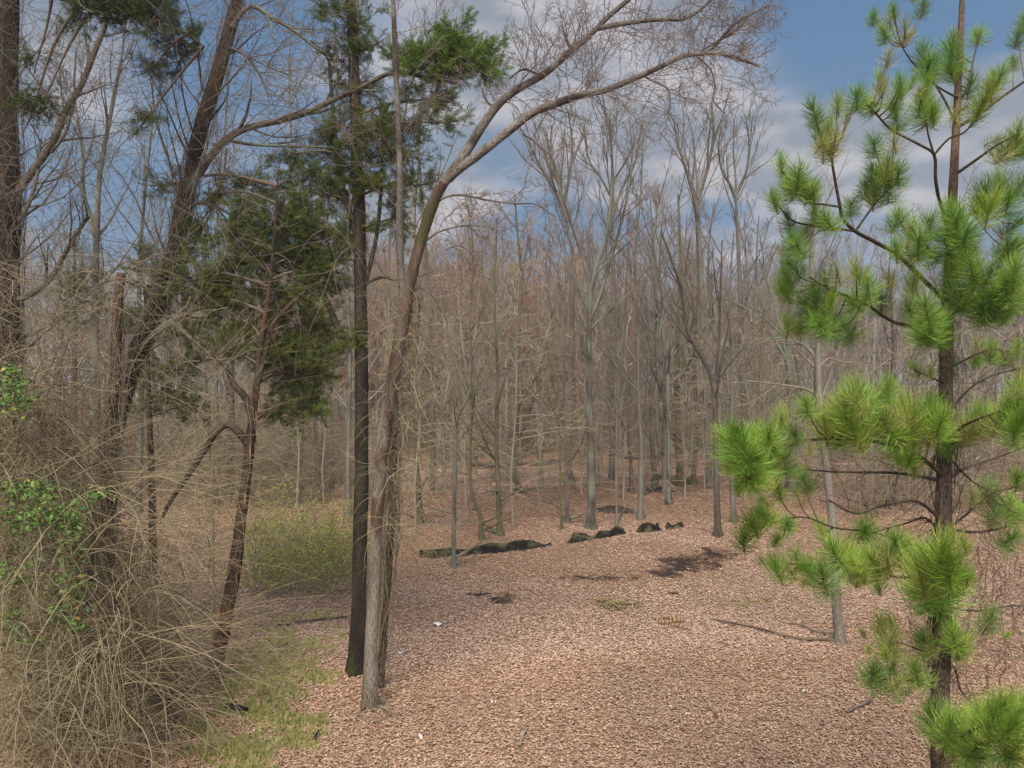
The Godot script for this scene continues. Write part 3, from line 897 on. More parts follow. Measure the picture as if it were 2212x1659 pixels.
# ---------------------------------------------------------------- trees behind and beside the pine
func right_hardwoods() -> void:
	bare_tree("pale_pole_tree", "smooth pale trunk with flared foot in the clearing left of the pine", 1815, 1392, 0.098, 11, {"col1": Color(0.30, 0.255, 0.21), "col2": Color(0.44, 0.39, 0.34), "lichen": 0.1, "path": [[1806, 1290], [1800, 1150], [1790, 1040], [1780, 960], [1771, 880], [1768, 790], [1763, 680], [1752, 560], [1760, 430]], "t0": 0.55, "limbs": 9, "length": 2.4, "top": 0.3,
		"forks": [{"p": [[1768, 800], [1790, 775], [1830, 785], [1880, 780]], "r": 0.025, "limbs": 4}, {"p": [[1770, 860], [1745, 842], [1690, 832], [1640, 826], [1606, 822]], "r": 0.03, "limbs": 4}, {"p": [[1766, 780], [1735, 745], [1690, 735], [1640, 740]], "r": 0.022, "limbs": 4}]})
	bare_tree("lichen_spread_tree", "grey green lichened tree with wide spreading limbs left of the pine", 1712, 1070, 0.2, 14, {"col1": Color(0.24, 0.23, 0.18), "col2": Color(0.36, 0.36, 0.3), "lichen": 0.75, "path": [[1714, 980], [1712, 880], [1705, 800], [1690, 730], [1668, 640], [1640, 560]], "t0": 0.4, "limbs": 12, "length": 3.4, "twig": Color(0.30, 0.32, 0.25),
		"forks": [{"p": [[1714, 900], [1728, 830], [1735, 760], [1728, 690], [1740, 600]], "r": 0.13, "limbs": 9}, {"p": [[1700, 780], [1650, 700], [1600, 660], [1550, 640]], "r": 0.07, "limbs": 6}, {"p": [[1690, 730], [1640, 735], [1580, 750], [1520, 740]], "r": 0.05, "limbs": 5}]})
	bare_tree("white_slim_tree", "slim white barked stem under the pine's long middle bough", 1883, 1100, 0.085, 9, {"col1": Color(0.42, 0.39, 0.35), "col2": Color(0.56, 0.53, 0.49), "lichen": 0.1, "path": [[1884, 1040], [1885, 960], [1886, 880], [1888, 780], [1892, 660]], "top": 0.3})
	# brambles with dead hanging leaves on the right
	var B := thing("dead_vine_tangle", "brown leafless vines with withered leaves hanging beside the pine trunk", "vines", foot(2120, 1500))
	var st := Tubes.new()
	var lv := Tubes.new()
	for i in 150:
		var d := rf(7.5, 12.0)
		var p := at(rf(1960, 2330), rf(980, 1420), d)
		var sp := wander(p, Vector3(rf(-1, 1), rf(-0.6, 0.4), rf(-0.3, 0.3)), rf(0.6, 1.8), 8, 0.35, -0.06)
		var q := Color(0.16, 0.115, 0.085).lerp(Color(0.24, 0.18, 0.14), rng.randf())
		st.stem(sp, rf(0.003, 0.007), 0.002, q)
		for k in 4:
			var a := sp[rng.randi_range(2, 8)]
			st.stem(wander(a, rv(), rf(0.2, 0.5), 3, 0.4, -0.1), 0.003, 0.0015, q)
		if i % 3 == 0:
			var a := sp[rng.randi_range(3, 8)]
			for k in 9:
				a += Vector3(rf(-0.03, 0.03), -0.045, rf(-0.03, 0.03))
				lv.blade(a, a + Vector3(rf(-0.02, 0.02), -0.03, 0), a + Vector3(rf(-0.04, 0.04), -0.07, rf(-0.02, 0.02)), Vector3(0.014, 0, rf(-0.01, 0.01)), Color(0.15, 0.09, 0.065), Vector3(rf(-0.5, 0.5), 0.3, 1).normalized())
	for i in 26:      # stems that stand on the ground
		var p := foot(rf(1980, 2320), rf(1330, 1480))
		st.stem(wander(p, Vector3(rf(-0.3, 0.3), 1, rf(-0.3, 0.3)), rf(1.6, 3.4), 9, 0.18, -0.03), 0.008, 0.003, Color(0.2, 0.15, 0.115))
	part("stems", st, M.twig, B, "stuff")
	part("withered_leaves", lv, M.leaf, B, "stuff")

# ---------------------------------------------------------------- the two big trees at left
func climbers(st: Tubes, pts: PackedVector3Array, r: float, count: int, c: Color) -> void:   # vine stems hugging a trunk
	for i in count:
		var a := rf(0, TAU)
		var turn := rf(-0.5, 0.5)
		var from := rng.randi_range(0, pts.size() / 2)
		var until := mini(pts.size(), from + rng.randi_range(5, pts.size()))
		var sp := PackedVector3Array()
		for k in range(from, until):
			a += turn + rf(-0.35, 0.35)
			var d := r * rf(0.98, 1.25) + absf(rf(-0.02, 0.05))
			sp.append(pts[k] + Vector3(cos(a) * d, rf(-0.05, 0.05), sin(a) * d))
		if sp.size() > 2:
			st.stem(smooth(sp, 2), rf(0.003, 0.007), 0.002, c * rf(0.7, 1.25))

func left_trees() -> void:
	# vine-hung giant cut by the left edge
	var f := foot(5, 1400)
	var d := -f.z
	var E := thing("vine_hung_tree", "big dark trunk wrapped in vines at the photo's left edge", "tree", f)
	var pts := smooth(path([[10, 1440], [12, 1200], [16, 1000], [18, 800], [16, 600], [20, 400], [14, 200], [18, 0], [10, -160]], d), 6)
	var tr := Tubes.new()
	tr.tube(pts, linear_radii(pts.size(), 0.205, 0.15), 16, Color(0.05, 0.04, 0.033), Color(0.115, 0.088, 0.068), noise, 0.12)
	part("trunk", tr, M.cedar_bark, E)
	var limbs := Tubes.new()
	var twigs := Tubes.new()
	var o := {"col1": Color(0.13, 0.105, 0.085), "col2": Color(0.24, 0.2, 0.17), "twig": Color(0.2, 0.165, 0.13), "limbs": 8, "t0": 0.25, "length": 1.5, "branchlets": 8, "twigs": 3, "fine": 0.0032, "lichen": 0.2, "wobble": 0.2}
	for e in [[[[35, 420], [70, 370], [112, 310], [140, 245], [175, 185], [205, 110], [232, 40], [250, -40]], 0.07], [[[30, 650], [70, 635], [110, 600], [145, 540], [175, 490], [192, 468]], 0.055], [[[40, 480], [62, 440], [80, 380], [88, 300]], 0.04], [[[110, 330], [140, 290], [155, 240], [162, 205]], 0.03]]:
		var lp := smooth(path(e[0], d), 4)
		var lr := linear_radii(lp.size(), e[1], e[1] * 0.5)
		var one := Tubes.new()
		one.tube(lp, lr, 9, o.col1, o.col2, noise, 0.1, LICHEN, 0.25)
		part("limb", one, M.bark, E)
		branching(limbs, twigs, lp, lr, o)
	o.limbs = 16
	o.length = 2.6
	o.pull = Vector3(0.8, 0.1, 0)
	branching(limbs, twigs, pts, linear_radii(pts.size(), 0.05, 0.04), o)
	part("boughs", limbs, M.bark, E, "stuff")
	part("twigs", twigs, M.twig, E, "stuff")
	var V := thing("climbing_vine", "bare climbing vine stems clinging round the left edge trunk", "vine", f)
	var st := Tubes.new()
	climbers(st, pts, 0.185, 80, Color(0.15, 0.12, 0.085))
	part("stems", st, M.twig, V, "stuff")

	# leaning dark tree
	f = foot(215, 1270)
	d = 11.5
	var L := thing("leaning_dark_tree", "dark rough barked tree leaning right from the thicket to the top edge", "tree", Vector3(at(215, 1270, d).x, 0, -d))
	pts = smooth(path([[205, 1300, 0.4], [222, 1100, 0.3], [236, 960, 0.2], [262, 860, 0.1], [305, 740], [345, 650], [372, 560], [393, 460], [412, 380], [430, 290], [458, 200], [486, 100], [512, 0], [540, -120]], d), 5)
	var rr := linear_radii(pts.size(), 0.155, 0.09)
	tr = Tubes.new()
	tr.tube(pts, rr, 16, Color(0.045, 0.038, 0.032), Color(0.125, 0.10, 0.082), noise, 0.13, Color(0.2, 0.11, 0.07), 0.28)
	part("trunk", tr, M.cedar_bark, L)
	limbs = Tubes.new()
	twigs = Tubes.new()
	o = {"col1": Color(0.15, 0.125, 0.105), "col2": Color(0.28, 0.235, 0.2), "twig": Color(0.2, 0.165, 0.14), "limbs": 9, "t0": 0.2, "length": 1.3, "branchlets": 7, "twigs": 3, "fine": 0.003, "lichen": 0.25, "wobble": 0.2, "moss": LICHEN}
	for e in [[[[402, 420], [432, 372], [462, 330], [492, 300], [520, 282], [560, 270], [600, 262], [650, 248], [700, 226], [745, 204], [790, 184], [830, 163], [870, 158], [930, 170], [985, 180]], 0.062],
			[[[388, 470], [425, 440], [470, 450], [505, 470], [520, 500]], 0.03], [[[355, 640], [400, 560], [450, 470], [478, 400], [490, 320]], 0.03], [[[500, 60], [540, 14], [590, 40], [640, 70], [690, 110], [730, 135]], 0.04],
			[[[480, 300], [540, 312], [620, 316], [700, 318], [760, 322]], 0.028], [[[310, 745], [350, 706], [400, 680], [440, 660], [470, 630], [505, 585], [540, 540]], 0.042], [[[498, 105], [530, 120], [560, 160], [580, 210]], 0.025]]:
		var lp := smooth(path(e[0], d - 0.1), 4)
		var lr := linear_radii(lp.size(), e[1], e[1] * 0.42)
		var one := Tubes.new()
		one.tube(lp, lr, 9, o.col1, o.col2, noise, 0.1, LICHEN, 0.3)
		part("limb", one, M.bark, L)
		branching(limbs, twigs, lp, lr, o)
	o.limbs = 30
	o.length = 2.4
	o.t0 = 0.35
	branching(limbs, twigs, pts, linear_radii(pts.size(), 0.05, 0.03), o)
	part("boughs", limbs, M.bark, L, "stuff")
	part("twigs", twigs, M.twig, L, "stuff")
	V = thing("climbing_vine", "loose vine strands winding up the leaning dark tree", "vine", L.position)
	st = Tubes.new()
	climbers(st, pts, 0.125, 60, Color(0.17, 0.14, 0.105))
	part("stems", st, M.twig, V, "stuff")
	# vine net hanging between the two trees high up
	V = thing("vine_net", "net of thin vine loops strung across the sky between the left trees", "vine", Vector3(-5, 0, -11))
	st = Tubes.new()
	for i in 950:
		var dd := rf(9.5, 13.0)
		var p := at(rf(-20, 760), rf(-60, 680), dd)
		var sp := wander(p, Vector3(rf(-1, 1), rf(-0.7, 0.7), rf(-0.5, 0.5)), rf(0.6, 2.2), 9, 0.28, rf(-0.08, 0.04))
		st.stem(sp, rf(0.003, 0.0055), 0.002, Color(0.17, 0.14, 0.115) * rf(0.65, 1.35))
	part("stems", st, M.twig, V, "stuff")
	# grown-over stub behind
	f = foot(240, 1300)
	var S := thing("shaggy_stub", "reddish brown dead trunk with peeling bark left of the leaning tree", "dead tree", Vector3(at(235, 1200, 10.6).x, 0, -10.6))
	pts = smooth(path([[230, 1260], [236, 1100], [240, 960], [248, 820], [252, 720], [256, 640], [262, 590]], 10.6), 5)
	tr = Tubes.new()
	tr.tube(pts, linear_radii(pts.size(), 0.1, 0.055), 12, Color(0.14, 0.085, 0.06), Color(0.26, 0.17, 0.125), noise, 0.16)
	part("trunk", tr, M.cedar_bark, S)
	V = thing("climbing_vine", "matted pale vines hanging on the reddish dead trunk", "vine", S.position)
	st = Tubes.new()
	climbers(st, pts, 0.1, 60, Color(0.33, 0.28, 0.21))
	part("stems", st, M.twig, V, "stuff")

# ---------------------------------------------------------------- cedars
var spray_meshes: Array[ArrayMesh] = []

func make_sprays() -> void:
	for s in 3:
		var t := Tubes.new()
		t.stem(PackedVector3Array([Vector3.ZERO, Vector3(0, 0.5, 0.02), Vector3(0, 1, -0.02)]), 0.014, 0.005, Color(0.5, 0.35, 0.2))
		for i in 15:
			var y := 0.08 + 0.92 * i / 15.0
			var a := i * 2.4 + rf(-0.5, 0.5)
			var dir := Vector3(cos(a) * 0.9, rf(0.5, 1.1), sin(a) * 0.55).normalized()
			var ln := rf(0.2, 0.4) * (1.15 - 0.6 * y)
			var o := Vector3(0, y, 0)
			for k in 6:
				var q := o + dir * ln * k / 6.0
				var bd := (dir + rv() * 0.7).normalized()
				var bl := rf(0.1, 0.22)
				var g := rf(0.75, 1.25)
				t.blade(q, q + bd * bl * 0.55, q + bd * bl, bd.cross(rv()).normalized() * 0.014, Color(g, g * rf(0.95, 1.05), g * 0.9), (bd + rv() * 0.6).normalized())
		spray_meshes.append(t.mesh())

# foliage on limbs that leave the trunk line and end in a clump; blobs are [x, y, rx, ry, sprays, nearer/farther]
func cedar_clumps(T: Node3D, line: PackedVector3Array, d: float, blobs: Array, tone1: Color, tone2: Color) -> void:
	var c: Array[Copies] = [Copies.new(), Copies.new(), Copies.new()]
	var fine := Tubes.new()
	for b in blobs:
		var mid := at(b[0], b[1], d + b[5])
		var rx: float = b[2] / FOCAL * d
		var ry: float = b[3] / FOCAL * d
		var from := line[0]
		var best := 1e9
		for p in line:
			var q := (p - mid).length() + absf(p.y - (mid.y - 0.25)) * 0.8
			if q < best:
				best = q
				from = p
		var span := from.distance_to(mid)
		if span > 0.15:
			var lp := smooth(PackedVector3Array([from, from.lerp(mid, 0.5) + Vector3(0, span * 0.08, rf(-0.1, 0.1)), mid, mid + (mid - from) * 0.25]), 3)
			fine.tube(lp, linear_radii(lp.size(), 0.016 + 0.008 * span, 0.006), 6, Color(0.11, 0.085, 0.065), Color(0.2, 0.16, 0.13), noise)
		var bunches := maxi(4, int(b[4] / 4.2))
		for k in bunches:
			var e := rv()
			while e.length() > 1.0:
				e = rv()
			var tip := mid + Vector3(e.x * rx * 1.5, e.y * ry * 1.45, e.z * minf(rx, 0.9))
			var root := mid.lerp(from, rf(0.0, 0.25))
			var bp := smooth(PackedVector3Array([root, root.lerp(tip, 0.5) + rv() * 0.06, tip]), 3)
			fine.stem(bp, 0.008, 0.003, Color(0.16, 0.125, 0.1))
			var out := (tip - root).normalized()
			for h in 11:
				var p := root.lerp(tip, rf(0.3, 1.1)) + rv() * 0.07
				var dir := (out * 0.7 + rv() * 0.75 + Vector3(0, 0.18, 0)).normalized()
				var side := dir.cross(rv()).normalized()
				var s := rf(0.09, 0.22)
				c[rng.randi() % 3].put(side * s, dir * s, side.cross(dir) * s, p, tone1.lerp(tone2, rng.randf()) * rf(0.7, 1.2))
	part("branchlets", fine, M.twig, T, "stuff")
	for k in 3:
		if c[k].count:
			swarm("foliage", c[k], spray_meshes[k], M.cedar, T)

func cedars() -> void:
	make_sprays()
	var g1 := Color(0.085, 0.12, 0.03)
	var g2 := Color(0.185, 0.225, 0.06)
	# upright dark cedar
	var d := 11.4
	var f := Vector3(at(765, 1460, d).x, 0, -d)
	f.y = gy(f.x, f.z)
	var T := thing("upright_cedar", "tall dark barked cedar standing close behind the smooth grey trunk", "tree", f)
	var pts := smooth(path([[764, 1476], [772, 1380], [778, 1200], [780, 1000], [781, 800], [779, 600], [776, 450], [770, 300], [765, 150], [758, 0], [750, -140]], d), 6)
	var rr := linear_radii(pts.size(), 0.12, 0.07)
	for i in 8:
		rr[i] *= 1.0 + 0.5 * pow(1.0 - i / 8.0, 2.0)
	var t := Tubes.new()
	t.tube(pts, rr, 18, Color(0.055, 0.045, 0.037), Color(0.135, 0.105, 0.082), noise, 0.15, Color(0.09, 0.09, 0.04), 0.2, 5)
	part("trunk", t, M.cedar_bark, T)
	for e in [[[[742, 740], [722, 690], [700, 640], [682, 600], [660, 560]], 0.06], [[[780, 620], [820, 600], [850, 604], [868, 610]], 0.03], [[[779, 560], [762, 480], [738, 400], [725, 320], [718, 220], [708, 100]], 0.055], [[[781, 640], [800, 570], [815, 500], [822, 420], [826, 330], [824, 250]], 0.04]]:
		var one := Tubes.new()
		var lp := smooth(path(e[0], d), 4)
		one.tube(lp, linear_radii(lp.size(), e[1], e[1] * 0.45), 8, Color(0.08, 0.066, 0.055), Color(0.17, 0.14, 0.11), noise, 0.1)
		part("limb", one, M.cedar_bark, T)
	cedar_clumps(T, pts, d, [[770, 60, 55, 50, 70, 0.1], [725, 25, 40, 35, 50, -0.2], [735, 130, 35, 40, 50, 0.1], [770, 180, 45, 40, 60, 0.2], [820, 90, 35, 30, 30, 0], [740, 270, 50, 40, 80, 0.1], [800, 300, 70, 40, 120, -0.2], [860, 270, 60, 40, 90, 0], [920, 215, 50, 25, 50, 0.1], [880, 330, 50, 35, 70, 0.2],
		[760, 390, 60, 45, 110, 0.1], [820, 400, 50, 50, 80, -0.2], [700, 330, 50, 40, 60, 0.2], [860, 470, 30, 60, 60, 0], [770, 500, 45, 40, 60, 0.1], [960, 265, 40, 22, 30, -0.2], [690, 420, 45, 35, 60, 0.2], [640, 330, 45, 30, 40, 0], [755, 740, 22, 26, 30, 0], [735, 560, 30, 40, 40, 0.1], [905, 400, 40, 30, 40, 0.3]], g1, g2)
	# shaggy red cedar with the broad dark crown
	d = 10.9
	f = Vector3(at(455, 1505, d).x, 0, -d)
	f.y = gy(f.x, f.z)
	T = thing("shaggy_cedar", "red brown cedar with shredded bark and a broad dark crown", "tree", f)
	pts = smooth(path([[452, 1520], [470, 1420], [490, 1320], [508, 1220], [524, 1100], [536, 1000], [545, 900], [555, 830], [562, 760], [572, 690], [582, 620], [590, 540], [597, 440], [602, 360]], d), 5)
	rr = linear_radii(pts.size(), 0.1, 0.008)
	t = Tubes.new()
	t.tube(pts, rr, 16, Color(0.10, 0.07, 0.055), Color(0.22, 0.155, 0.12), noise, 0.18, Color(0.30, 0.135, 0.075), 0.13, 4)
	part("trunk", t, M.cedar_bark, T)
	for e in [[[[545, 900], [530, 860], [505, 830], [485, 790], [455, 760]], 0.06], [[[570, 700], [590, 730], [602, 770], [610, 800]], 0.03], [[[555, 830], [572, 770], [590, 700], [625, 660], [660, 630]], 0.05], [[[536, 960], [500, 920], [470, 930], [440, 975], [405, 1030], [370, 1080], [345, 1130]], 0.06]]:
		var one := Tubes.new()
		var lp := smooth(path(e[0], d), 4)
		one.tube(lp, linear_radii(lp.size(), e[1], e[1] * 0.45), 8, Color(0.11, 0.075, 0.058), Color(0.22, 0.155, 0.12), noise, 0.12)
		part("limb", one, M.cedar_bark, T)
	for i in 26:      # strips of shed bark
		var k := rng.randi_range(4, 40)
		var a := rf(0, TAU)
		var p := pts[k] + Vector3(cos(a), 0, sin(a)) * rr[k] * 1.02
		var strip := Tubes.new()
		var l := rf(0.15, 0.4)
		var w := Vector3(-sin(a), 0, cos(a)) * rf(0.008, 0.02)
		strip.blade(p, p + Vector3(cos(a) * 0.02, -l * 0.6, sin(a) * 0.02), p + Vector3(cos(a) * 0.07, -l, sin(a) * 0.07), w, Color(0.27, 0.15, 0.1) * rf(0.6, 1.3), Vector3(cos(a), 0.2, sin(a)))
		part("bark_strip", strip, M.twig, T)
	cedar_clumps(T, pts, d, [[585, 470, 90, 50, 190, 0.4], [520, 510, 60, 40, 110, 0.3], [650, 480, 70, 50, 150, 0.5], [560, 560, 90, 50, 190, 0.3], [650, 560, 70, 50, 150, 0.6], [690, 590, 50, 50, 100, 0.6], [600, 640, 80, 50, 160, 0.5], [540, 700, 60, 50, 120, 0.4], [655, 700, 60, 60, 150, 0.6], [690, 780, 40, 60, 100, 0.6], [640, 800, 60, 60, 150, 0.5], [600, 760, 60, 40, 110, 0.4],
		[670, 870, 50, 40, 100, 0.6], [610, 880, 40, 30, 60, 0.5], [440, 650, 60, 40, 90, 0.5], [400, 600, 40, 50, 70, 0.5], [490, 600, 50, 40, 90, 0.4], [480, 760, 40, 40, 50, 0.3], [360, 400, 40, 25, 40, 0.9], [470, 420, 40, 25, 40, 0.6], [420, 520, 40, 40, 60, 0.6], [540, 400, 40, 40, 60, 0.6], [640, 400, 50, 30, 60, 0.7]], g1, g2)
	# cedar sprays on the leaning tree's long bough and high at left
	d = 11.3
	var bough := smooth(path([[740, 205], [790, 184], [830, 163], [870, 158], [930, 165], [985, 172]], d), 3)
	T = thing("green_cedar_bough", "bright green cedar bough against the cloud at top centre", "cedar bough", bough[0])
	t = Tubes.new()
	t.tube(bough, linear_radii(bough.size(), 0.026, 0.012), 7, Color(0.12, 0.095, 0.075), Color(0.22, 0.18, 0.15), noise, 0.1)
	part("limb", t, M.cedar_bark, T)
	cedar_clumps(T, bough, d, [[880, 125, 32, 18, 50, 0], [930, 122, 45, 24, 90, -0.1], [985, 110, 40, 34, 100, 0], [1035, 118, 42, 36, 120, 0.1], [980, 62, 26, 26, 50, 0], [900, 158, 50, 12, 40, -0.1], [1050, 150, 28, 26, 50, 0], [960, 160, 40, 18, 50, 0.1], [940, 205, 34, 12, 30, 0.1]], Color(0.11, 0.19, 0.033), Color(0.20, 0.30, 0.055))
	d = 10.2
	var high := smooth(path([[-20, -40], [60, -20], [140, 0], [230, 22], [310, 20], [380, 60], [440, 100]], d), 3)
	T = thing("high_cedar_bough", "dark cedar bough hanging from above across the top left corner", "cedar bough", high[0])
	t = Tubes.new()
	t.tube(high, linear_radii(high.size(), 0.035, 0.012), 7, Color(0.1, 0.08, 0.065), Color(0.2, 0.16, 0.13), noise, 0.1)
	part("limb", t, M.cedar_bark, T)
	cedar_clumps(T, high, d, [[250, 8, 50, 22, 90, 0], [310, 15, 50, 25, 90, 0.1], [210, 30, 40, 14, 40, 0], [340, 45, 40, 30, 50, 0], [80, 130, 30, 20, 20, 0.2], [95, 215, 40, 14, 25, 0], [70, 240, 40, 15, 30, 0.2], [385, 75, 25, 25, 25, 0.3], [330, 150, 40, 14, 25, 0.4], [310, 265, 30, 14, 22, 0.3], [390, 135, 40, 14, 25, 0.5], [420, 90, 30, 14, 22, 0.2], [150, 40, 26, 14, 22, 0]], g1, Color(0.085, 0.10, 0.04))
	for e in [["distant_pine", "distant green pine seen low between the two big left trunks", 160, 1085, [[160, 660, 45, 40, 90, 0.5], [140, 610, 30, 30, 50, 0.3], [180, 590, 30, 28, 50, 0.5], [165, 540, 22, 30, 40, 0.2], [130, 690, 40, 22, 50, 0.8], [195, 690, 30, 22, 40, 0.4]]], ["distant_pine", "distant green pine half hidden behind the shaggy cedar's crown", 500, 1065, [[500, 640, 45, 40, 80, 0.5], [480, 580, 30, 30, 50, 0.3], [520, 560, 30, 28, 50, 0.5], [500, 500, 24, 30, 40, 0.2], [470, 690, 40, 22, 50, 0.8], [530, 700, 34, 24, 40, 0.4]]]]:
		var pf := foot(e[2], e[3])
		T = thing(e[0], e[1], "pine tree", pf)
		var pl := smooth(path([[e[2], e[3]], [e[2], 850], [e[2] + 2, 700], [e[2], 500]], -pf.z), 3)
		t = Tubes.new()
		t.tube(pl, linear_radii(pl.size(), 0.14, 0.03), 8, Color(0.1, 0.075, 0.06), Color(0.2, 0.155, 0.125), noise, 0.1)
		part("trunk", t, M.pine_bark, T)
		cedar_clumps(T, pl, -pf.z, e[4], Color(0.10, 0.15, 0.045), Color(0.17, 0.22, 0.08))
	d = 12.6
	T = thing("low_left_cedar", "small dark green cedar half buried behind the left thicket", "tree", foot(330, 1250))
	var lowl := smooth(path([[330, 1240], [328, 1050], [322, 900], [318, 760], [312, 620]], d), 3)
	t = Tubes.new()
	t.tube(lowl, linear_radii(lowl.size(), 0.07, 0.02), 9, Color(0.09, 0.07, 0.055), Color(0.18, 0.14, 0.11), noise, 0.1)
	part("trunk", t, M.cedar_bark, T)
	cedar_clumps(T, lowl, d, [[330, 620, 50, 40, 70, 0.3], [300, 700, 45, 35, 60, 0.3], [400, 720, 60, 40, 80, 0.4], [380, 800, 60, 40, 80, 0.2], [330, 860, 50, 40, 70, 0.2], [260, 890, 30, 20, 40, 0.1], [420, 880, 50, 30, 50, 0.3], [300, 560, 30, 30, 36, 0.2], [200, 620, 40, 40, 50, 0.6]], g1, g2)

# ---------------------------------------------------------------- grey tree with two sweeping limbs
func grey_tree() -> void:
	var f := foot(800, 1535)
	var d := -f.z
	var T := thing("smooth_grey_tree", "smooth grey trunk in front, parting into two long limbs that sweep up right", "tree", f)
	var c1 := Color(0.24, 0.20, 0.16)
	var c2 := Color(0.40, 0.345, 0.285)
	var pts := smooth(path([[799, 1545], [800, 1500], [802, 1400], [807, 1280], [813, 1150], [818, 1050], [826, 960], [843, 860], [860, 760], [876, 660], [893, 580], [916, 500], [940, 430], [956, 396]], d), 6)
	var base := PackedFloat32Array([0.165, 0.108, 0.088, 0.082, 0.08, 0.084, 0.092, 0.09, 0.086, 0.082, 0.078, 0.075, 0.075, 0.078])
	var rr := spread(base, 6)
	var t := Tubes.new()
	t.tube(pts, rr, 20, c1, c2, noise, 0.1, Color(0.16, 0.10, 0.075), 0.24, 3)
	for i in t.v.size():
		var p := t.v[i]
		var up := smoothstep(3.1, 4.8, p.y + noise.get_noise_3d(p.x * 70.0, p.y * 9.0, p.z * 70.0) * 1.5)
		var old := Color(0.12, 0.082, 0.06).lerp(Color(0.24, 0.175, 0.14), clampf(0.5 + 1.5 * noise.get_noise_3d(p.x * 80.0, p.y * 12.0, p.z * 80.0), 0.0, 1.0))
		if p.y > 6.3 and noise.get_noise_3d(p.x * 20.0, p.y * 20.0, p.z * 20.0) > 0.0:
			old = old.lerp(Color(0.10, 0.11, 0.04), 0.7)
		t.c[i] = t.c[i].lerp(old, up)
	part("trunk", t, M.bark, T)
	var limbs := Tubes.new()
	var twigs := Tubes.new()
	var b := {"col1": Color(0.2, 0.165, 0.14), "col2": Color(0.33, 0.28, 0.25), "twig": Color(0.235, 0.185, 0.17), "limbs": 26, "t0": 0.2, "length": 1.6, "angle": 1.0, "lift": 0.02, "branchlets": 8, "twigs": 4, "fine": 0.0027, "wobble": 0.34, "lichen": 0.15, "thin": 0.3}
	var sweeps := [
		[[[950, 405], [985, 360], [1012, 320], [1040, 275], [1071, 232], [1100, 205], [1130, 186], [1171, 163], [1205, 135], [1238, 106], [1271, 80], [1310, 40], [1357, 0], [1400, -40]], 0.072, 0.028, 26],
		[[[956, 396], [990, 366], [1037, 332], [1090, 290], [1147, 246], [1190, 228], [1237, 211], [1280, 200], [1317, 192], [1387, 162], [1430, 143], [1475, 122], [1520, 116], [1560, 116], [1600, 128], [1641, 143]], 0.07, 0.019, 30],
		[[[872, 650], [866, 590], [863, 500], [864, 400], [861, 280], [855, 150], [850, 20], [846, -60]], 0.058, 0.03, 12],
		[[[1292, 62], [1325, 55], [1355, 50], [1400, 44], [1440, 42], [1472, 42], [1500, 30], [1530, 5], [1560, -30]], 0.04, 0.02, 16],
		[[[1520, 116], [1545, 98], [1566, 74], [1590, 50], [1625, 30], [1660, 10]], 0.022, 0.012, 12],
		[[[1440, 138], [1500, 116], [1560, 84], [1600, 58]], 0.016, 0.01, 9],
		[[[1071, 232], [1055, 222], [1045, 205], [1042, 190]], 0.02, 0.01, 4],
		[[[1171, 163], [1155, 158], [1130, 150], [1100, 170]], 0.02, 0.012, 4],
		[[[1235, 108], [1225, 90], [1222, 72]], 0.024, 0.018, 3],
		[[[940, 440], [965, 425], [1000, 422], [1050, 432], [1110, 440], [1160, 442], [1200, 470]], 0.02, 0.008, 8],
		[[[920, 520], [950, 500], [1000, 488], [1050, 490], [1090, 500]], 0.018, 0.008, 7],
		[[[1387, 162], [1410, 175], [1440, 190], [1448, 215], [1440, 250]], 0.016, 0.008, 6],
		[[[1505, 120], [1535, 150], [1545, 190], [1540, 215], [1560, 240]], 0.014, 0.008, 6],
		[[[880, 640], [905, 622], [935, 640], [960, 680], [968, 700]], 0.022, 0.012, 5],
		[[[960, 540], [985, 530], [1010, 540], [1030, 570]], 0.014, 0.006, 4],
		[[[1130, 290], [1160, 310], [1190, 340], [1210, 380]], 0.012, 0.006, 5]]
	for e in sweeps:
		var lp := smooth(path(e[0], d), 4)
		var lr := linear_radii(lp.size(), e[1], e[2])
		var one := Tubes.new()
		one.tube(lp, lr, 12 if e[1] > 0.05 else 7, Color(0.19, 0.165, 0.145), Color(0.36, 0.325, 0.295), noise, 0.09, Color(0.1, 0.075, 0.06), 0.22)
		part("limb", one, M.bark, T)
		b.limbs = int(e[3] * 1.7)
		b.length = 1.25 if e[1] > 0.03 else 0.8
		b.t0 = 0.3 if e[1] > 0.05 else 0.15
		branching(limbs, twigs, lp, lr, b)
	if limbs.v.size():
		part("boughs", limbs, M.bark, T, "stuff")
	part("twigs", twigs, M.twig, T, "stuff")
	# its companion stem, brown, and the vines that hang on both
	var C := thing("brown_twin_trunk", "brown stringy trunk hung with vines just right of the smooth grey one", "tree", Vector3(at(845, 1400, 10.9).x, 0, -10.9))
	pts = smooth(path([[822, 1480], [828, 1380], [838, 1240], [848, 1080], [848, 960], [852, 860], [862, 760], [876, 690], [884, 620]], 10.9), 5)
	t = Tubes.new()
	t.tube(pts, linear_radii(pts.size(), 0.055, 0.07), 14, Color(0.115, 0.08, 0.06), Color(0.24, 0.17, 0.13), noise, 0.16, Color(0.16, 0.16, 0.06), 0.3, 4)
	part("trunk", t, M.cedar_bark, C)
	var V := thing("hanging_vine", "curtain of tan vine stems hanging down the grey tree's right side", "vine", C.position)
	var st := Tubes.new()
	for i in 430:
		var dd := rf(9.9, 11.2)
		var y0 := rf(600, 1180)
		var k := (y0 - 600.0) / 600.0
		var p := at(rf(835, 900) - k * 10.0 + rf(-12, 22), y0, dd)
		var sp := wander(p, Vector3(rf(-0.6, 0.9), rf(-0.6, 0.8), rf(-0.5, 0.5)), rf(0.3, 1.15), 9, 0.36, -0.13)
		st.stem(sp, rf(0.003, 0.006), 0.002, Color(0.38, 0.33, 0.21).lerp(Color(0.21, 0.17, 0.10), rng.randf()))
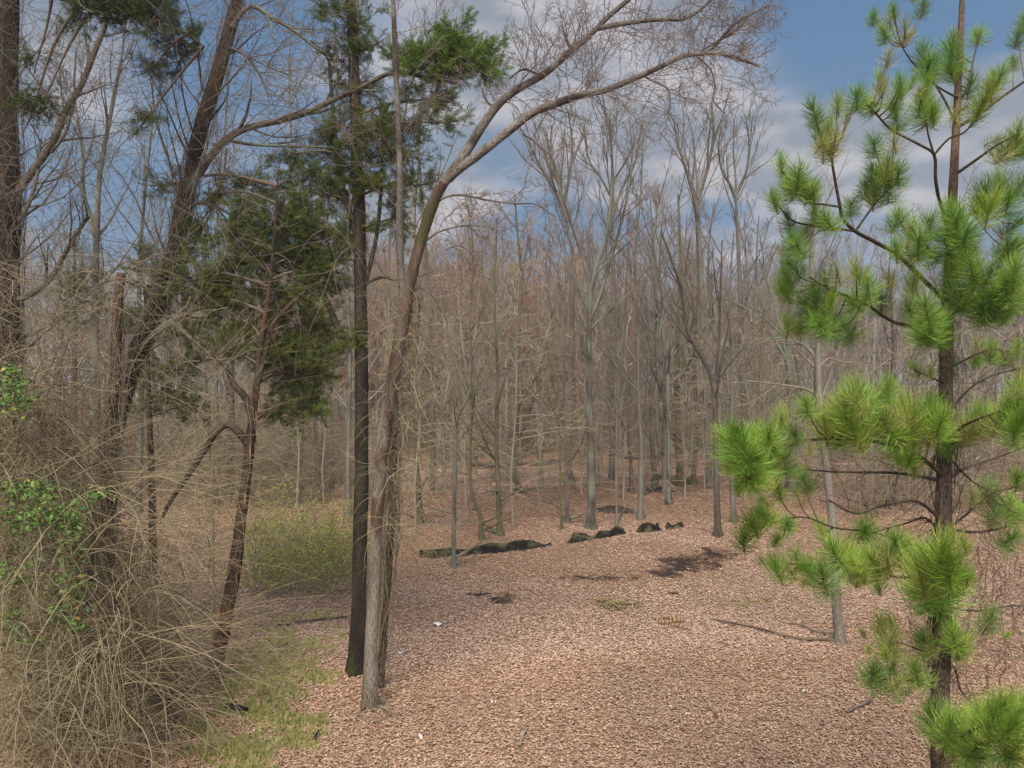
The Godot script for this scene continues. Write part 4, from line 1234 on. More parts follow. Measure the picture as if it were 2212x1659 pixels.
	climbers(st, pts, 0.09, 70, Color(0.29, 0.24, 0.165))
	part("stems", st, M.twig, V, "stuff")
	# little root fingers at the foot
	var R := thing("dead_sticks", "grey dead sticks lying at the smooth grey trunk's foot", "sticks", f)
	for e in [[[[790, 1542], [815, 1540], [845, 1552], [858, 1556]], 0.014], [[[790, 1540], [778, 1552], [768, 1570]], 0.012], [[[800, 1540], [812, 1552], [826, 1560]], 0.009]]:
		var s := Tubes.new()
		var sp := PackedVector3Array()
		for q in e[0]:
			sp.append(foot(q[0], q[1]) + Vector3(0, 0.065, 0))
		s.tube(smooth(sp, 3), linear_radii(sp.size() * 3 - 2, e[1], e[1] * 0.6), 6, Color(0.3, 0.25, 0.2), Color(0.42, 0.36, 0.3), noise)
		part("stick", s, M.bark, R)

# ---------------------------------------------------------------- thickets
func arc_stem(st: Tubes, p: Vector3, dir: Vector3, length: float, sag: float, r: float, c: Color) -> PackedVector3Array:
	var sp := wander(p, dir, length, 12, 0.25, sag * 0.75)
	st.stem(sp, r * rf(0.6, 1.5), r * 0.35, c)
	return sp

func leaf_cluster(c: Copies, p: Vector3, s: float, col: Color) -> void:
	var up := (Vector3.UP * 0.8 + rv()).normalized()
	var f := up.cross(rv()).normalized()
	c.put(up.cross(f) * s, up * s, f * s, p, col)

func thickets() -> void:
	var tan1 := Color(0.42, 0.36, 0.24)
	var tan2 := Color(0.20, 0.16, 0.085)
	var lf := Tubes.new()
	for s in [-1.0, 1.0]:
		var b := lf.v.size()
		lf.v.append_array(PackedVector3Array([Vector3(0, 0, -0.5), Vector3(0, -0.04, 0), Vector3(0, -0.02, 0.5), Vector3(0.2 * s, 0.05, 0.1), Vector3(0.2 * s, 0.05, -0.2)]))
		for k in 5:
			lf.n.append(Vector3(0.25 * s, 1, 0).normalized())
			lf.c.append(Color.WHITE)
		lf.idx.append_array(PackedInt32Array([b, b + 1, b + 4, b + 1, b + 3, b + 4, b + 1, b + 2, b + 3] if s < 0.0 else [b, b + 4, b + 1, b + 1, b + 4, b + 3, b + 1, b + 3, b + 2]))
	var green_leaf := lf.mesh()
	# mound over the left edge
	var A := thing("honeysuckle_mound", "high mound of tangled tan vines draped over the left edge trunk", "vine thicket", Vector3(-5.6, 0, -9.2))
	var st := Tubes.new()
	for i in 1700:
		var k := pow(rng.randf(), 0.8)
		var y := lerpf(800.0, 1640.0, k)
		var half := lerpf(110.0, 330.0, smoothstep(0.0, 0.8, k))
		var d := 9.6 - 1.3 * k + rf(-0.7, 0.5)
		var p := at(rf(-60, 1) * 1.0 + rng.randf() * half, y, d)
		if p.y < 0.05:
			p.y = rf(0.05, 0.4)
		var dir := Vector3(rf(-0.5, 1.0), rf(-0.5, 0.9), rf(-0.6, 0.8))
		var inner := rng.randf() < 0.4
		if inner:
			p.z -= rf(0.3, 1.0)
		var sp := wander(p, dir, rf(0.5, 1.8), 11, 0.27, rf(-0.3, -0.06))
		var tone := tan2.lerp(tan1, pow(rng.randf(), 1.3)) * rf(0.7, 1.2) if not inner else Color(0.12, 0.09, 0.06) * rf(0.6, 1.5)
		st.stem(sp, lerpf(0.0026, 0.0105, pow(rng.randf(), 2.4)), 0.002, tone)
		for j in 2:
			var q := rng.randi_range(2, 9)
			st.stem(wander(sp[q], rv(), rf(0.15, 0.5), 4, 0.3, -0.08), 0.003, 0.0015, tone * 0.9)
	part("stems", st, M.twig, A, "stuff")
	var c := Copies.new()
	for b in [[30, 830, 40, 25, 70], [35, 870, 45, 20, 60], [20, 800, 22, 12, 20], [60, 1060, 70, 22, 90], [120, 1110, 60, 30, 110], [40, 1120, 60, 30, 90], [150, 1150, 30, 60, 80], [160, 1270, 30, 45, 80], [30, 1240, 40, 30, 50], [120, 1330, 25, 30, 40], [160, 1350, 20, 30, 36], [210, 1070, 30, 14, 30], [30, 1340, 30, 40, 40], [90, 1180, 60, 60, 50], [100, 1260, 70, 60, 40], [60, 1390, 50, 20, 24]]:
		for i in b[4] * 3:
			var p := at(b[0] + rng.randfn(0, 0.55) * b[2], b[1] + rng.randfn(0, 0.55) * b[3], 8.55 + rf(-0.35, 0.3))
			var g := Color(0.065, 0.16, 0.035).lerp(Color(0.19, 0.29, 0.06), rng.randf())
			if rng.randf() < 0.025:
				g = Color(0.42, 0.30, 0.06)
			leaf_cluster(c, p, rf(0.035, 0.085), g)
	swarm("leaves", c, green_leaf, M.green, A)
	# arching stems in front of it
	var groups := [
		["arching_bramble", "sheaf of pale arching stems spilling right from the vine mound", 80.0, 340.0, 1330.0, 1640.0, 430, 1.0],
		["corner_bramble", "dense tan bramble filling the bottom left corner", -90.0, 330.0, 1430.0, 1720.0, 420, 0.9],
		["low_bramble", "low tangle of tan stems round the shaggy cedar's foot", 330.0, 640.0, 1300.0, 1560.0, 100, 0.5],
		["upper_bramble", "tall loose tangle of tan vines behind the vine mound", 60.0, 470.0, 1180.0, 1330.0, 520, 1.2]]
	for g in groups:
		var T := thing(g[0], g[1], "brambles", foot((g[2] + g[3]) / 2, (g[4] + g[5]) / 2))
		st = Tubes.new()
		for i in g[6]:
			var p := foot(lerpf(g[2], g[3], pow(rng.randf(), 1.4)), rf(g[4], g[5]))
			var high: float = g[7]
			p.y += rf(0.0, 1.0) * high
			var dir := Vector3(rf(-0.4, 1.2), rf(0.15, 1.0) * high, rf(-0.6, 0.6))
			var sp := arc_stem(st, p, dir, rf(0.9, 2.6) * lerpf(0.75, 1.0, high), rf(-0.2, -0.07), rf(0.0036, 0.0075), tan2.lerp(tan1, rng.randf()) * rf(0.8, 1.25))
			if i % 2 == 0:
				var k := rng.randi_range(3, 8)
				arc_stem(st, sp[k], (sp[k + 1] - sp[k]).normalized() + rv() * 0.7, rf(0.3, 0.9), -0.06, 0.003, tan1 * rf(0.7, 1.1))
		part("stems", st, M.twig, T, "stuff")
	var W := thing("sweeping_bramble", "long pale stems sweeping in wide arcs from the vine mound to the shaggy cedar", "brambles", foot(330, 1400))
	st = Tubes.new()
	for i in 150:
		var d := rf(8.0, 10.6)
		var p := at(rf(60, 350), rf(1020, 1500), d)
		p.y = maxf(p.y, 0.25)
		var sp := wander(p, Vector3(rf(0.1, 1.0), rf(-0.35, 0.5), rf(-0.5, 0.4)), rf(0.9, 2.4), 14, 0.15, rf(-0.07, -0.01))
		var tone := tan2.lerp(tan1, rf(0.25, 1.0)) * rf(0.85, 1.25)
		st.stem(sp, rf(0.0032, 0.0075), 0.0022, tone)
		for j in 2:
			var q := rng.randi_range(3, 12)
			st.stem(wander(sp[q], (sp[q + 1] - sp[q]).normalized() + rv() * 0.6, rf(0.3, 0.9), 6, 0.12, -0.03), 0.004, 0.002, tone)
	part("stems", st, M.twig, W, "stuff")
	# vines climbing into the trees over the mound
	var U := thing("vine_veil", "loose veil of grey tan vines between the left trunks above the mound", "vine", Vector3(-4.5, 0, -10.5))
	st = Tubes.new()
	for i in 1150:
		var d := rf(9.0, 12.5)
		var p := at(rf(-20, 560) if i % 2 else rf(-40, 260), rf(560, 1180), d)
		arc_stem(st, p, Vector3(rf(-1, 1), rf(-0.8, 0.7), rf(-0.5, 0.5)), rf(0.5, 1.9), rf(-0.16, 0.04), rf(0.003, 0.006), Color(0.16, 0.125, 0.08).lerp(Color(0.36, 0.30, 0.2), rng.randf()) * rf(0.6, 1.1))
	part("stems", st, M.twig, U, "stuff")
	# pale sapling
	var f := foot(470, 1470)
	var S := thing("pale_sapling", "thin straight greenish sapling with upswept side twigs in the brambles", "sapling", f)
	var pts := smooth(path([[466, 1480], [462, 1350], [460, 1200], [459, 1050], [459, 900], [460, 740]], -f.z - 0.3), 4)
	var tr := Tubes.new()
	tr.tube(pts, linear_radii(pts.size(), 0.022, 0.006), 7, Color(0.30, 0.26, 0.15), Color(0.42, 0.37, 0.24), noise)
	part("trunk", tr, M.bark, S)
	var tw := Tubes.new()
	for i in 34:
		var k := rng.randi_range(6, 19)
		var s := 1.0 if i % 2 == 0 else -1.0
		var sp := wander(pts[k], Vector3(s, rf(0.1, 0.7), rf(-0.5, 0.5)), rf(0.5, 1.6), 8, 0.1, 0.04)
		tw.stem(sp, 0.005, 0.002, Color(0.36, 0.31, 0.2))
		for j in 3:
			var q := rng.randi_range(2, 7)
			tw.stem(wander(sp[q], (sp[q + 1] - sp[q]).normalized() + rv() * 0.6, rf(0.2, 0.6), 4, 0.1, 0.03), 0.003, 0.0015, Color(0.36, 0.31, 0.2))
	part("twigs", tw, M.twig, S, "stuff")
	# yellow green shrub between cedar trunks
	f = foot(650, 1230)
	var Y := thing("budding_shrub", "yellow green budding shrub left of the dark cedar trunk", "shrub", f)
	st = Tubes.new()
	c = Copies.new()
	for i in 520:
		var b := foot(rf(530, 770), rf(1160, 1290))
		var sp := wander(b, Vector3(rf(-0.7, 0.7), 1, rf(-0.4, 0.4)), rf(0.8, 2.1), 7, 0.14, -0.03)
		st.stem(sp, 0.0045, 0.002, Color(0.27, 0.24, 0.12).lerp(Color(0.2, 0.16, 0.1), rng.randf()))
		for j in 4:
			var k := rng.randi_range(1, 6)
			var q := wander(sp[k], off_axis(Vector3.UP, rf(0.5, 1.4)), rf(0.15, 0.5), 3, 0.3, 0.0)
			st.stem(q, 0.003, 0.0015, Color(0.28, 0.25, 0.12))
			for m in 5:
				leaf_cluster(c, q[rng.randi_range(1, 3)] + rv() * 0.03, rf(0.035, 0.07), Color(0.29, 0.39, 0.07).lerp(Color(0.47, 0.50, 0.12), rng.randf()))
	part("stems", st, M.twig, Y, "stuff")
	swarm("leaves", c, green_leaf, M.leaf, Y)

# ---------------------------------------------------------------- the young pine
var tufts: Array[ArrayMesh] = []
var tuft_count := 0

func make_tufts() -> void:
	for s in 6:
		var t := Tubes.new()
		t.stem(PackedVector3Array([Vector3(0, -0.16, 0), Vector3(0, -0.05, 0), Vector3(0, 0.02, 0)]), 0.006, 0.005, Color(0.25, 0.17, 0.09))
		var lush: float = [1.25, 1.15, 0.7, 1.05, 0.8, 0.6][s]
		var open: float = [1.6, 1.5, 0.95, 1.3, 0.85, 1.4][s]
		var tone1: Color = [Color(0.127, 0.260, 0.037), Color(0.168, 0.314, 0.041), Color(0.218, 0.330, 0.048), Color(0.110, 0.212, 0.041), Color(0.151, 0.299, 0.032), Color(0.235, 0.267, 0.073)][s]
		var tone2: Color = [Color(0.218, 0.393, 0.057), Color(0.319, 0.486, 0.066), Color(0.420, 0.519, 0.081), Color(0.186, 0.314, 0.066), Color(0.286, 0.471, 0.057), Color(0.420, 0.423, 0.131)][s]
		for i in int(330 * lush):
			var u := rng.randf()
			var y := -0.17 * u
			var th := lerpf(0.12, open, pow(u, 0.6)) + rf(-0.22, 0.22)
			var a := rf(0, TAU)
			var out := Vector3(cos(a), 0, sin(a))
			var dir := out * sin(th) + Vector3.UP * cos(th)
			var l := rf(0.11, 0.215) * (1.0 if u < 0.7 else 0.9)
			var o := Vector3(0, y, 0)
			var bend := (Vector3.UP * 0.012 + rv() * 0.022)
			var w := dir.cross(rv()).normalized() * 0.0015
			t.blade(o, o + dir * l * 0.55 - bend, o + dir * l + bend * 0.3, w, (tone1.lerp(tone2, rng.randf()) if rng.randf() > (0.03 if s < 4 else 0.08) or u < 0.4 else Color(0.36, 0.22, 0.08)), (dir.cross(w).normalized() + rv() * 0.3).normalized())
		tufts.append(t.mesh())

func put_tuft(parent: Node3D, p: Vector3, dir: Vector3, s: float, which: int) -> void:
	var o := MeshInstance3D.new()
	o.name = "needle_tuft"
	o.mesh = tufts[which]
	o.material_override = M.needle
	parent.add_child(o, true)
	var y := dir.normalized()
	var x := y.cross(rv()).normalized()
	var home := Vector3.ZERO
	var q: Node = parent
	while q != self:
		home += (q as Node3D).position
		q = q.get_parent()
	o.transform = Transform3D(Basis(x, y, x.cross(y)).scaled(Vector3.ONE * s), p - home)
	tuft_count += 1

func pine() -> void:
	make_tufts()
	var d := 5.5
	var f := Vector3(at(2024, 2134, d).x, 0, -d)
	f.y = gy(f.x, f.z)
	var T := thing("young_pine", "young long needled pine filling the right side of the photo", "pine tree", f)
	var line := smooth(path([[2024, 2150], [2028, 1900], [2031, 1650], [2033, 1450], [2038, 1200], [2041, 1000], [2044, 850], [2046, 700], [2054, 520], [2062, 350], [2070, 180], [2078, 20], [2086, -180]], d), 6)
	var rr := spread(PackedFloat32Array([0.078, 0.072, 0.066, 0.062, 0.058, 0.053, 0.049, 0.043, 0.034, 0.027, 0.022, 0.017, 0.012]), 6)
	var t := Tubes.new()
	t.tube(line, rr, 18, Color(0.13, 0.09, 0.07), Color(0.27, 0.205, 0.165), noise, 0.14, Color(0.30, 0.21, 0.15), 0.25)
	part("trunk", t, M.pine_bark, T)
	# each bough: path [x, y, nearer/farther], radius, then its tufts [x, y, size]
	var boughs := [
		{"p": [[2074, 213, 0], [2041, 197, -0.1], [2008, 173, -0.2], [1965, 127, -0.3], [1941, 83, -0.3]], "r": 0.009, "t": [[1921, 40, 0.7], [1955, 57, 0.7], [1888, 33, 0.6], [1908, 67, 0.7], [1930, 20, 0.6], [1995, 10, 0.7], [1965, 75, 0.6]]},
		{"p": [[2052, 560, 0], [2041, 470, -0.2], [2028, 427, -0.35], [2021, 385, -0.45], [2018, 335, -0.5], [1985, 312, -0.55], [1925, 280, -0.6], [1892, 245, -0.65], [1872, 225, -0.7]], "r": 0.014, "t": [[1872, 222, 0.8], [1908, 200, 0.8], [1901, 168, 0.8], [1945, 180, 0.8], [1921, 117, 0.7], [1935, 245, 0.9], [1940, 210, 0.7]]},
		{"p": [[2018, 335, -0.5], [2005, 290, -0.5], [2001, 255, -0.5], [2001, 237, -0.5]], "r": 0.008, "t": [[2001, 232, 1.1], [1990, 215, 0.9], [2015, 240, 0.8], [2003, 180, 0.7]]},
		{"p": [[2018, 335, -0.5], [2050, 300, -0.5], [2085, 285, -0.5], [2110, 250, -0.5], [2128, 215, -0.5]], "r": 0.008, "t": [[2128, 213, 1.1], [2138, 188, 0.9], [2165, 158, 0.8], [2115, 240, 0.8], [2145, 170, 0.7]]},
		{"p": [[2066, 270, 0], [2040, 215, -0.2], [2010, 165, -0.3], [1996, 125, -0.3]], "r": 0.009, "t": [[2008, 133, 0.9], [1995, 112, 0.9], [2018, 150, 0.7]]},
		{"p": [[2070, 220, 0], [2090, 190, 0.1], [2105, 120, 0.2], [2118, 75, 0.2]], "r": 0.009, "t": [[2115, 72, 0.8], [2098, 180, 0.8], [2055, 110, 1.1], [2061, 88, 1.0], [2075, 140, 0.9], [2050, 150, 0.9]]},
		{"p": [[2068, 275, 0], [2110, 250, 0.2], [2165, 210, 0.3], [2215, 175, 0.4], [2280, 130, 0.5]], "r": 0.015, "t": [[2190, 130, 0.7], [2200, 75, 0.8], [2215, 40, 0.9], [2260, 120, 0.9], [2285, 110, 0.8]]},
		{"p": [[2060, 380, 0], [2110, 345, -0.1], [2160, 310, -0.2], [2205, 290, -0.3]], "r": 0.012, "t": [[2190, 310, 1.0], [2200, 283, 1.0], [2212, 330, 0.9], [2175, 330, 0.8], [2230, 300, 0.9]]},
		{"p": [[2050, 660, 0], [1990, 600, -0.3], [1940, 552, -0.5], [1891, 523, -0.6], [1848, 500, -0.7], [1821, 473, -0.75], [1815, 447, -0.8], [1806, 400, -0.85], [1799, 360, -0.9], [1795, 323, -0.9]], "r": 0.017, "t": [[1755, 233, 0.75], [1811, 220, 0.75], [1851, 203, 0.75], [1805, 295, 0.9], [1791, 267, 0.7], [1771, 290, 0.7], [1795, 308, 0.8], [1830, 250, 0.5], [1762, 255, 0.6]]},
		{"p": [[1815, 447, -0.8], [1780, 442, -0.85], [1751, 437, -0.9], [1715, 405, -0.95], [1690, 370, -1.0]], "r": 0.008, "t": [[1687, 350, 0.7], [1725, 377, 1.0], [1758, 413, 0.9], [1701, 397, 0.8], [1738, 400, 0.8]]},
		{"p": [[1848, 500, -0.7], [1780, 490, -0.8], [1718, 480, -0.85], [1690, 455, -0.9], [1671, 432, -0.95]], "r": 0.008, "t": [[1671, 430, 0.7], [1712, 515, 0.9], [1785, 473, 0.9], [1838, 440, 0.8], [1700, 470, 0.6], [1740, 500, 0.7], [1760, 455, 0.8], [1720, 530, 0.8]]},
		{"p": [[1848, 500, -0.7], [1880, 455, -0.65], [1905, 425, -0.6], [1940, 395, -0.6]], "r": 0.008, "t": [[1891, 383, 1.0], [1918, 353, 0.9], [1941, 367, 0.9], [1888, 307, 0.7], [1931, 300, 0.8], [1915, 395, 1.0], [1870, 400, 0.8], [1890, 420, 0.9]]},
		{"p": [[2046, 735, 0], [1968, 706, -0.2], [1925, 693, -0.35], [1875, 660, -0.5], [1830, 640, -0.6], [1795, 626, -0.7], [1750, 600, -0.8]], "r": 0.014, "t": [[1705, 570, 0.9], [1691, 623, 0.9], [1741, 656, 1.15], [1785, 610, 1.0], [1808, 583, 0.9], [1728, 713, 1.0], [1795, 693, 1.0], [1821, 703, 1.0], [1875, 613, 1.0], [1905, 646, 1.0], [1965, 666, 1.0], [1760, 640, 1.1], [1700, 600, 0.8], [1770, 700, 0.9], [1850, 580, 0.8], [1838, 650, 0.9], [1760, 680, 0.8], [1930, 600, 0.8]]},
		{"p": [[2046, 745, 0], [2030, 730, -0.4], [2015, 715, -0.6], [2008, 703, -0.7]], "r": 0.009, "t": [[2008, 700, 1.2], [1975, 603, 1.0], [2025, 690, 1.0], [1985, 720, 1.0], [2000, 660, 1.0], [2040, 715, 1.0]]},
		{"p": [[2048, 690, 0], [2085, 660, -0.3], [2120, 640, -0.5], [2148, 646, -0.6]], "r": 0.012, "t": [[2148, 642, 1.2], [2058, 596, 1.1], [2098, 570, 1.1], [2141, 586, 1.1], [2175, 610, 1.1], [2120, 660, 1.0], [2165, 655, 1.0], [2080, 630, 1.0], [2195, 580, 1.0], [2205, 640, 1.0]]},
		{"p": [[2053, 560, 0], [2010, 540, -0.3], [1985, 510, -0.5], [1965, 490, -0.6]], "r": 0.01, "t": [[1941, 467, 1.0], [1968, 493, 1.0], [2008, 477, 1.0], [1985, 520, 1.0], [1935, 533, 0.9], [2041, 520, 1.1], [1960, 545, 0.9], [2000, 545, 1.0]]},
		{"p": [[2053, 560, 0], [2065, 530, -0.4], [2068, 500, -0.6], [2068, 480, -0.7]], "r": 0.01, "t": [[2068, 475, 1.2], [2091, 533, 1.1], [2055, 450, 0.9], [2090, 500, 1.0], [2075, 560, 1.0]]},
		{"p": [[2058, 480, 0], [2100, 460, -0.2], [2125, 440, -0.4], [2141, 420, -0.5]], "r": 0.011, "t": [[2125, 415, 1.1], [2161, 393, 1.1], [2141, 443, 1.1], [2195, 483, 1.0], [2181, 540, 1.1], [2110, 440, 1.0], [2180, 430, 1.0], [2205, 400, 1.0], [2200, 530, 1.0]]},
		{"p": [[2042, 830, 0], [2010, 815, -0.2], [1975, 800, -0.3]], "r": 0.006, "t": [[1975, 793, 0.8], [2051, 786, 0.9], [2010, 800, 0.5]]},
		{"p": [[2044, 800, 0], [2100, 770, 0.1], [2141, 755, 0.2], [2180, 760, 0.3]], "r": 0.01, "t": [[2141, 753, 0.9], [2175, 770, 0.9], [2200, 750, 0.9], [2110, 745, 0.8], [2205, 800, 0.8]]},
		{"p": [[2039, 1030, 0], [1985, 985, -0.35], [1940, 965, -0.5], [1860, 950, -0.7], [1800, 948, -0.8], [1740, 952, -0.9], [1690, 965, -1.0], [1640, 975, -1.1], [1595, 960, -1.15]], "r": 0.016, "t": [[1588, 936, 1.0], [1575, 953, 1.0], [1635, 946, 1.0], [1661, 940, 0.9], [1688, 900, 0.8], [1741, 873, 0.7], [1781, 910, 1.1], [1825, 904, 1.1], [1828, 868, 1.0], [1851, 846, 1.0], [1885, 882, 1.3], [1918, 832, 0.8], [1951, 873, 1.0], [1975, 893, 1.1], [2015, 900, 1.2], [2008, 878, 1.0], [1941, 940, 1.15], [1585, 996, 0.9], [1625, 996, 1.0], [1691, 986, 0.9], [1641, 1036, 0.8], [1605, 960, 1.0], [1650, 975, 1.0], [1800, 925, 1.0], [1860, 915, 1.1], [1910, 910, 1.1], [1600, 1010, 0.8], [1620, 1030, 0.8], [1715, 935, 0.6], [1840, 940, 0.9], [1985, 920, 1.0], [2035, 905, 1.0]]},
		{"p": [[2040, 960, 0], [2075, 925, -0.3], [2115, 905, -0.5], [2160, 890, -0.6], [2215, 880, -0.6]], "r": 0.012, "t": [[2115, 900, 1.2], [2100, 920, 1.0], [2181, 880, 1.1], [2135, 910, 1.0], [2205, 860, 1.0], [2061, 953, 0.9], [2195, 920, 1.0], [2165, 905, 0.9], [2212, 900, 1.0], [2200, 840, 0.9]]},
		{"p": [[2040, 1010, 0], [2010, 1000, -0.3], [1985, 992, -0.5]], "r": 0.007, "t": [[1968, 988, 0.85], [1975, 1000, 0.7]]},
		{"p": [[2036, 1290, 0], [1990, 1255, -0.3], [1940, 1247, -0.45], [1880, 1240, -0.6], [1820, 1228, -0.7], [1760, 1222, -0.75], [1700, 1218, -0.8]], "r": 0.011, "t": [[1801, 1190, 0.95], [1935, 1166, 0.8], [1918, 1210, 0.9], [1748, 1230, 0.7], [1775, 1240, 0.8], [1675, 1220, 0.75], [1855, 1236, 0.8], [1835, 1190, 0.7], [1700, 1225, 0.6], [1880, 1205, 0.8], [1720, 1200, 0.5], [1890, 1240, 0.8], [1950, 1190, 0.8]]},
		{"p": [[2036, 1280, 0], [2030, 1260, -0.4], [2025, 1240, -0.7], [2021, 1225, -0.9]], "r": 0.009, "t": [[2021, 1218, 1.25], [2008, 1292, 1.2], [2050, 1220, 1.1], [1985, 1230, 1.1], [2040, 1260, 1.0], [1975, 1275, 1.0], [2040, 1180, 0.9], [2010, 1210, 1.0]]},
		{"p": [[2037, 1200, 0], [1950, 1170, -0.2], [1880, 1150, -0.4], [1800, 1140, -0.6], [1740, 1118, -0.7], [1670, 1128, -0.8], [1620, 1150, -0.9]], "r": 0.009, "t": [[1608, 1160, 0.8], [1625, 1130, 0.8], [1700, 1130, 0.5], [1770, 1135, 0.6], [1680, 1165, 0.5], [1870, 1140, 0.7], [1680, 1060, 0.7], [1720, 1065, 0.7], [1735, 1030, 0.6], [1650, 1110, 0.6]]},
		{"p": [[2034, 1430, 0], [2000, 1410, -0.3], [1960, 1395, -0.5], [1930, 1385, -0.6]], "r": 0.008, "t": [[1925, 1380, 0.8], [1901, 1350, 0.75], [1995, 1382, 1.0], [2035, 1388, 1.0], [1915, 1400, 0.5], [1925, 1345, 0.6]]},
		{"p": [[2034, 1420, 0], [2060, 1400, -0.2], [2085, 1390, -0.3]], "r": 0.006, "t": [[2085, 1388, 0.75], [2141, 1336, 0.7], [2060, 1370, 0.7]]},
		{"p": [[2032, 1500, 0], [1990, 1475, -0.2], [1950, 1470, -0.35], [1900, 1468, -0.5]], "r": 0.009, "t": [[1886, 1450, 0.85], [1908, 1468, 0.8], [1978, 1446, 0.75], [1930, 1440, 0.4]]},
		{"p": [[2031, 1640, 0], [2060, 1600, -0.5], [2100, 1580, -0.9], [2148, 1556, -1.2], [2200, 1570, -1.4]], "r": 0.014, "t": [[2055, 1562, 1.0], [2148, 1546, 1.0], [2008, 1540, 0.8], [2091, 1606, 0.9], [2041, 1616, 0.9], [2130, 1600, 0.9], [2191, 1566, 0.9], [2200, 1610, 0.9], [2080, 1570, 0.8], [2170, 1520, 0.8], [2110, 1545, 0.8], [2205, 1530, 0.8], [2060, 1640, 0.8], [2120, 1640, 0.8], [2180, 1640, 0.8]]},
		{"p": [[2038, 1150, 0], [2090, 1110, 0.2], [2135, 1070, 0.2], [2200, 1050, 0.2]], "r": 0.01, "t": [[2135, 1056, 0.95], [2198, 1033, 0.9], [2100, 1070, 0.7], [2181, 1086, 0.8], [2205, 1110, 0.8], [2150, 1110, 0.7], [2190, 1160, 0.7]]},
	]
	for b in boughs:
		var bp := smooth(path(b.p, d), 4)
		var wood := Tubes.new()
		wood.tube(bp, linear_radii(bp.size(), b.r, maxf(b.r * 0.4, 0.004)), 7, Color(0.10, 0.075, 0.055), Color(0.20, 0.155, 0.115), noise, 0.1)
		var br := part("branch", wood, M.pine_bark, T)
		var twig := Tubes.new()
		var list: Array = []
		for e in b.t:
			# the tuft grows from the nearest part of the bough, a hand nearer to the trunk
			var best := 1e9
			var at_i := 0
			for i in bp.size():
				var q := bp[i]
				var sx := 1106.0 - q.x / q.z * FOCAL
				var sy := 830.0 + (EYE - q.y) / -q.z * FOCAL
				var m := pow(sx - e[0], 2.0) + pow(sy - e[1], 2.0)
				if m < best:
					best = m
					at_i = i
			var k := maxi(0, at_i - 2)
			var from := bp[k]
			var tip := at(e[0], e[1], -bp[at_i].z + rf(-0.28, 0.28))
			var dir := (tip - from).normalized()
			var mid := from.lerp(tip, 0.55) + Vector3(0, -0.04, 0)
			var tp := smooth(PackedVector3Array([from, mid, tip]), 4)
			twig.stem(tp, 0.0065, 0.0045, Color(0.22, 0.15, 0.09))
			list.append([tip, (dir * 0.5 + Vector3(0, 0.75, 0.1) + rv() * 0.35), e[2], e[1]])
		if twig.v.size():
			part("shoots", twig, M.twig, br, "stuff")
		for e in list:
			var w: int = rng.randi() % 6 if e[2] < 0.95 else ([0, 1, 3, 0, 1, 2] if e[3] < 840.0 else [1, 1, 4, 0, 2, 4])[rng.randi() % 6]
			put_tuft(br, e[0], e[1], e[2] * rf(0.92, 1.1) * (1.15 if e[3] > 1100.0 else 0.95 if e[3] > 800.0 else 0.82), w)
			if rng.randf() < (0.6 if e[3] > 840.0 else 0.12) and tuft_count < 298:      # a smaller side shoot
				put_tuft(br, e[0] + Vector3(rf(-0.16, 0.16), rf(-0.13, 0.06), rf(-0.15, 0.15)), e[1] + rv() * 0.6, e[2] * rf(0.45, 0.75), [2, 4, 5][rng.randi() % 3])
	# dead lower branches without needles
	for e in [[[[2038, 1040, 0], [1941, 1023, -0.1], [1808, 1020, -0.1], [1708, 1012, 0]], 0.014], [[[2037, 1130, 0], [1985, 1085, -0.2], [1915, 1090, -0.3], [1850, 1110, -0.35], [1790, 1080, -0.4]], 0.013], [[[2042, 1040, 0], [2090, 1010, 0.2], [2150, 990, 0.3], [2230, 960, 0.4]], 0.014], [[[2040, 1140, 0], [2100, 1150, 0.2], [2170, 1140, 0.3], [2240, 1110, 0.5]], 0.013],
			[[[2044, 900, 0], [2095, 840, 0.2], [2150, 810, 0.3], [2230, 790, 0.5]], 0.011], [[[2040, 1160, 0], [2000, 1120, 0.2], [1960, 1130, 0.4], [1890, 1150, 0.5]], 0.012], [[[2036, 1310, 0], [2110, 1320, 0.2], [2180, 1310, 0.3], [2230, 1310, 0.4]], 0.010], [[[2034, 1480, 0], [2060, 1440, 0.2], [2075, 1490, 0.3], [2100, 1520, 0.4]], 0.011], [[[2042, 980, 0], [2100, 1040, 0.2], [2140, 1060, 0.3]], 0.009]]:
		var bp := smooth(path(e[0], d), 4)
		var wood := Tubes.new()
		wood.tube(bp, linear_radii(bp.size(), e[1], 0.004), 7, Color(0.10, 0.075, 0.06), Color(0.2, 0.155, 0.125), noise, 0.1)
		var br := part("dead_branch", wood, M.pine_bark, T)
		var twig := Tubes.new()
		for i in 16:
			var k := rng.randi_range(2, bp.size() - 2)
			var dir := (bp[k + 1] - bp[k]).normalized()
			twig.stem(wander(bp[k], off_axis(dir, rf(0.5, 1.1)), rf(0.12, 0.5), 5, 0.22, -0.03), 0.0035, 0.0016, Color(0.17, 0.13, 0.1))
		part("dead_twigs", twig, M.twig, br, "stuff")
	# thin vine up the pine trunk
	var V := thing("pine_vine", "thin brown vines twisting up the pine trunk", "vine", f)
	var st := Tubes.new()
	climbers(st, line.slice(6, 44), 0.056, 16, Color(0.22, 0.165, 0.125))
	part("stems", st, M.twig, V, "stuff")

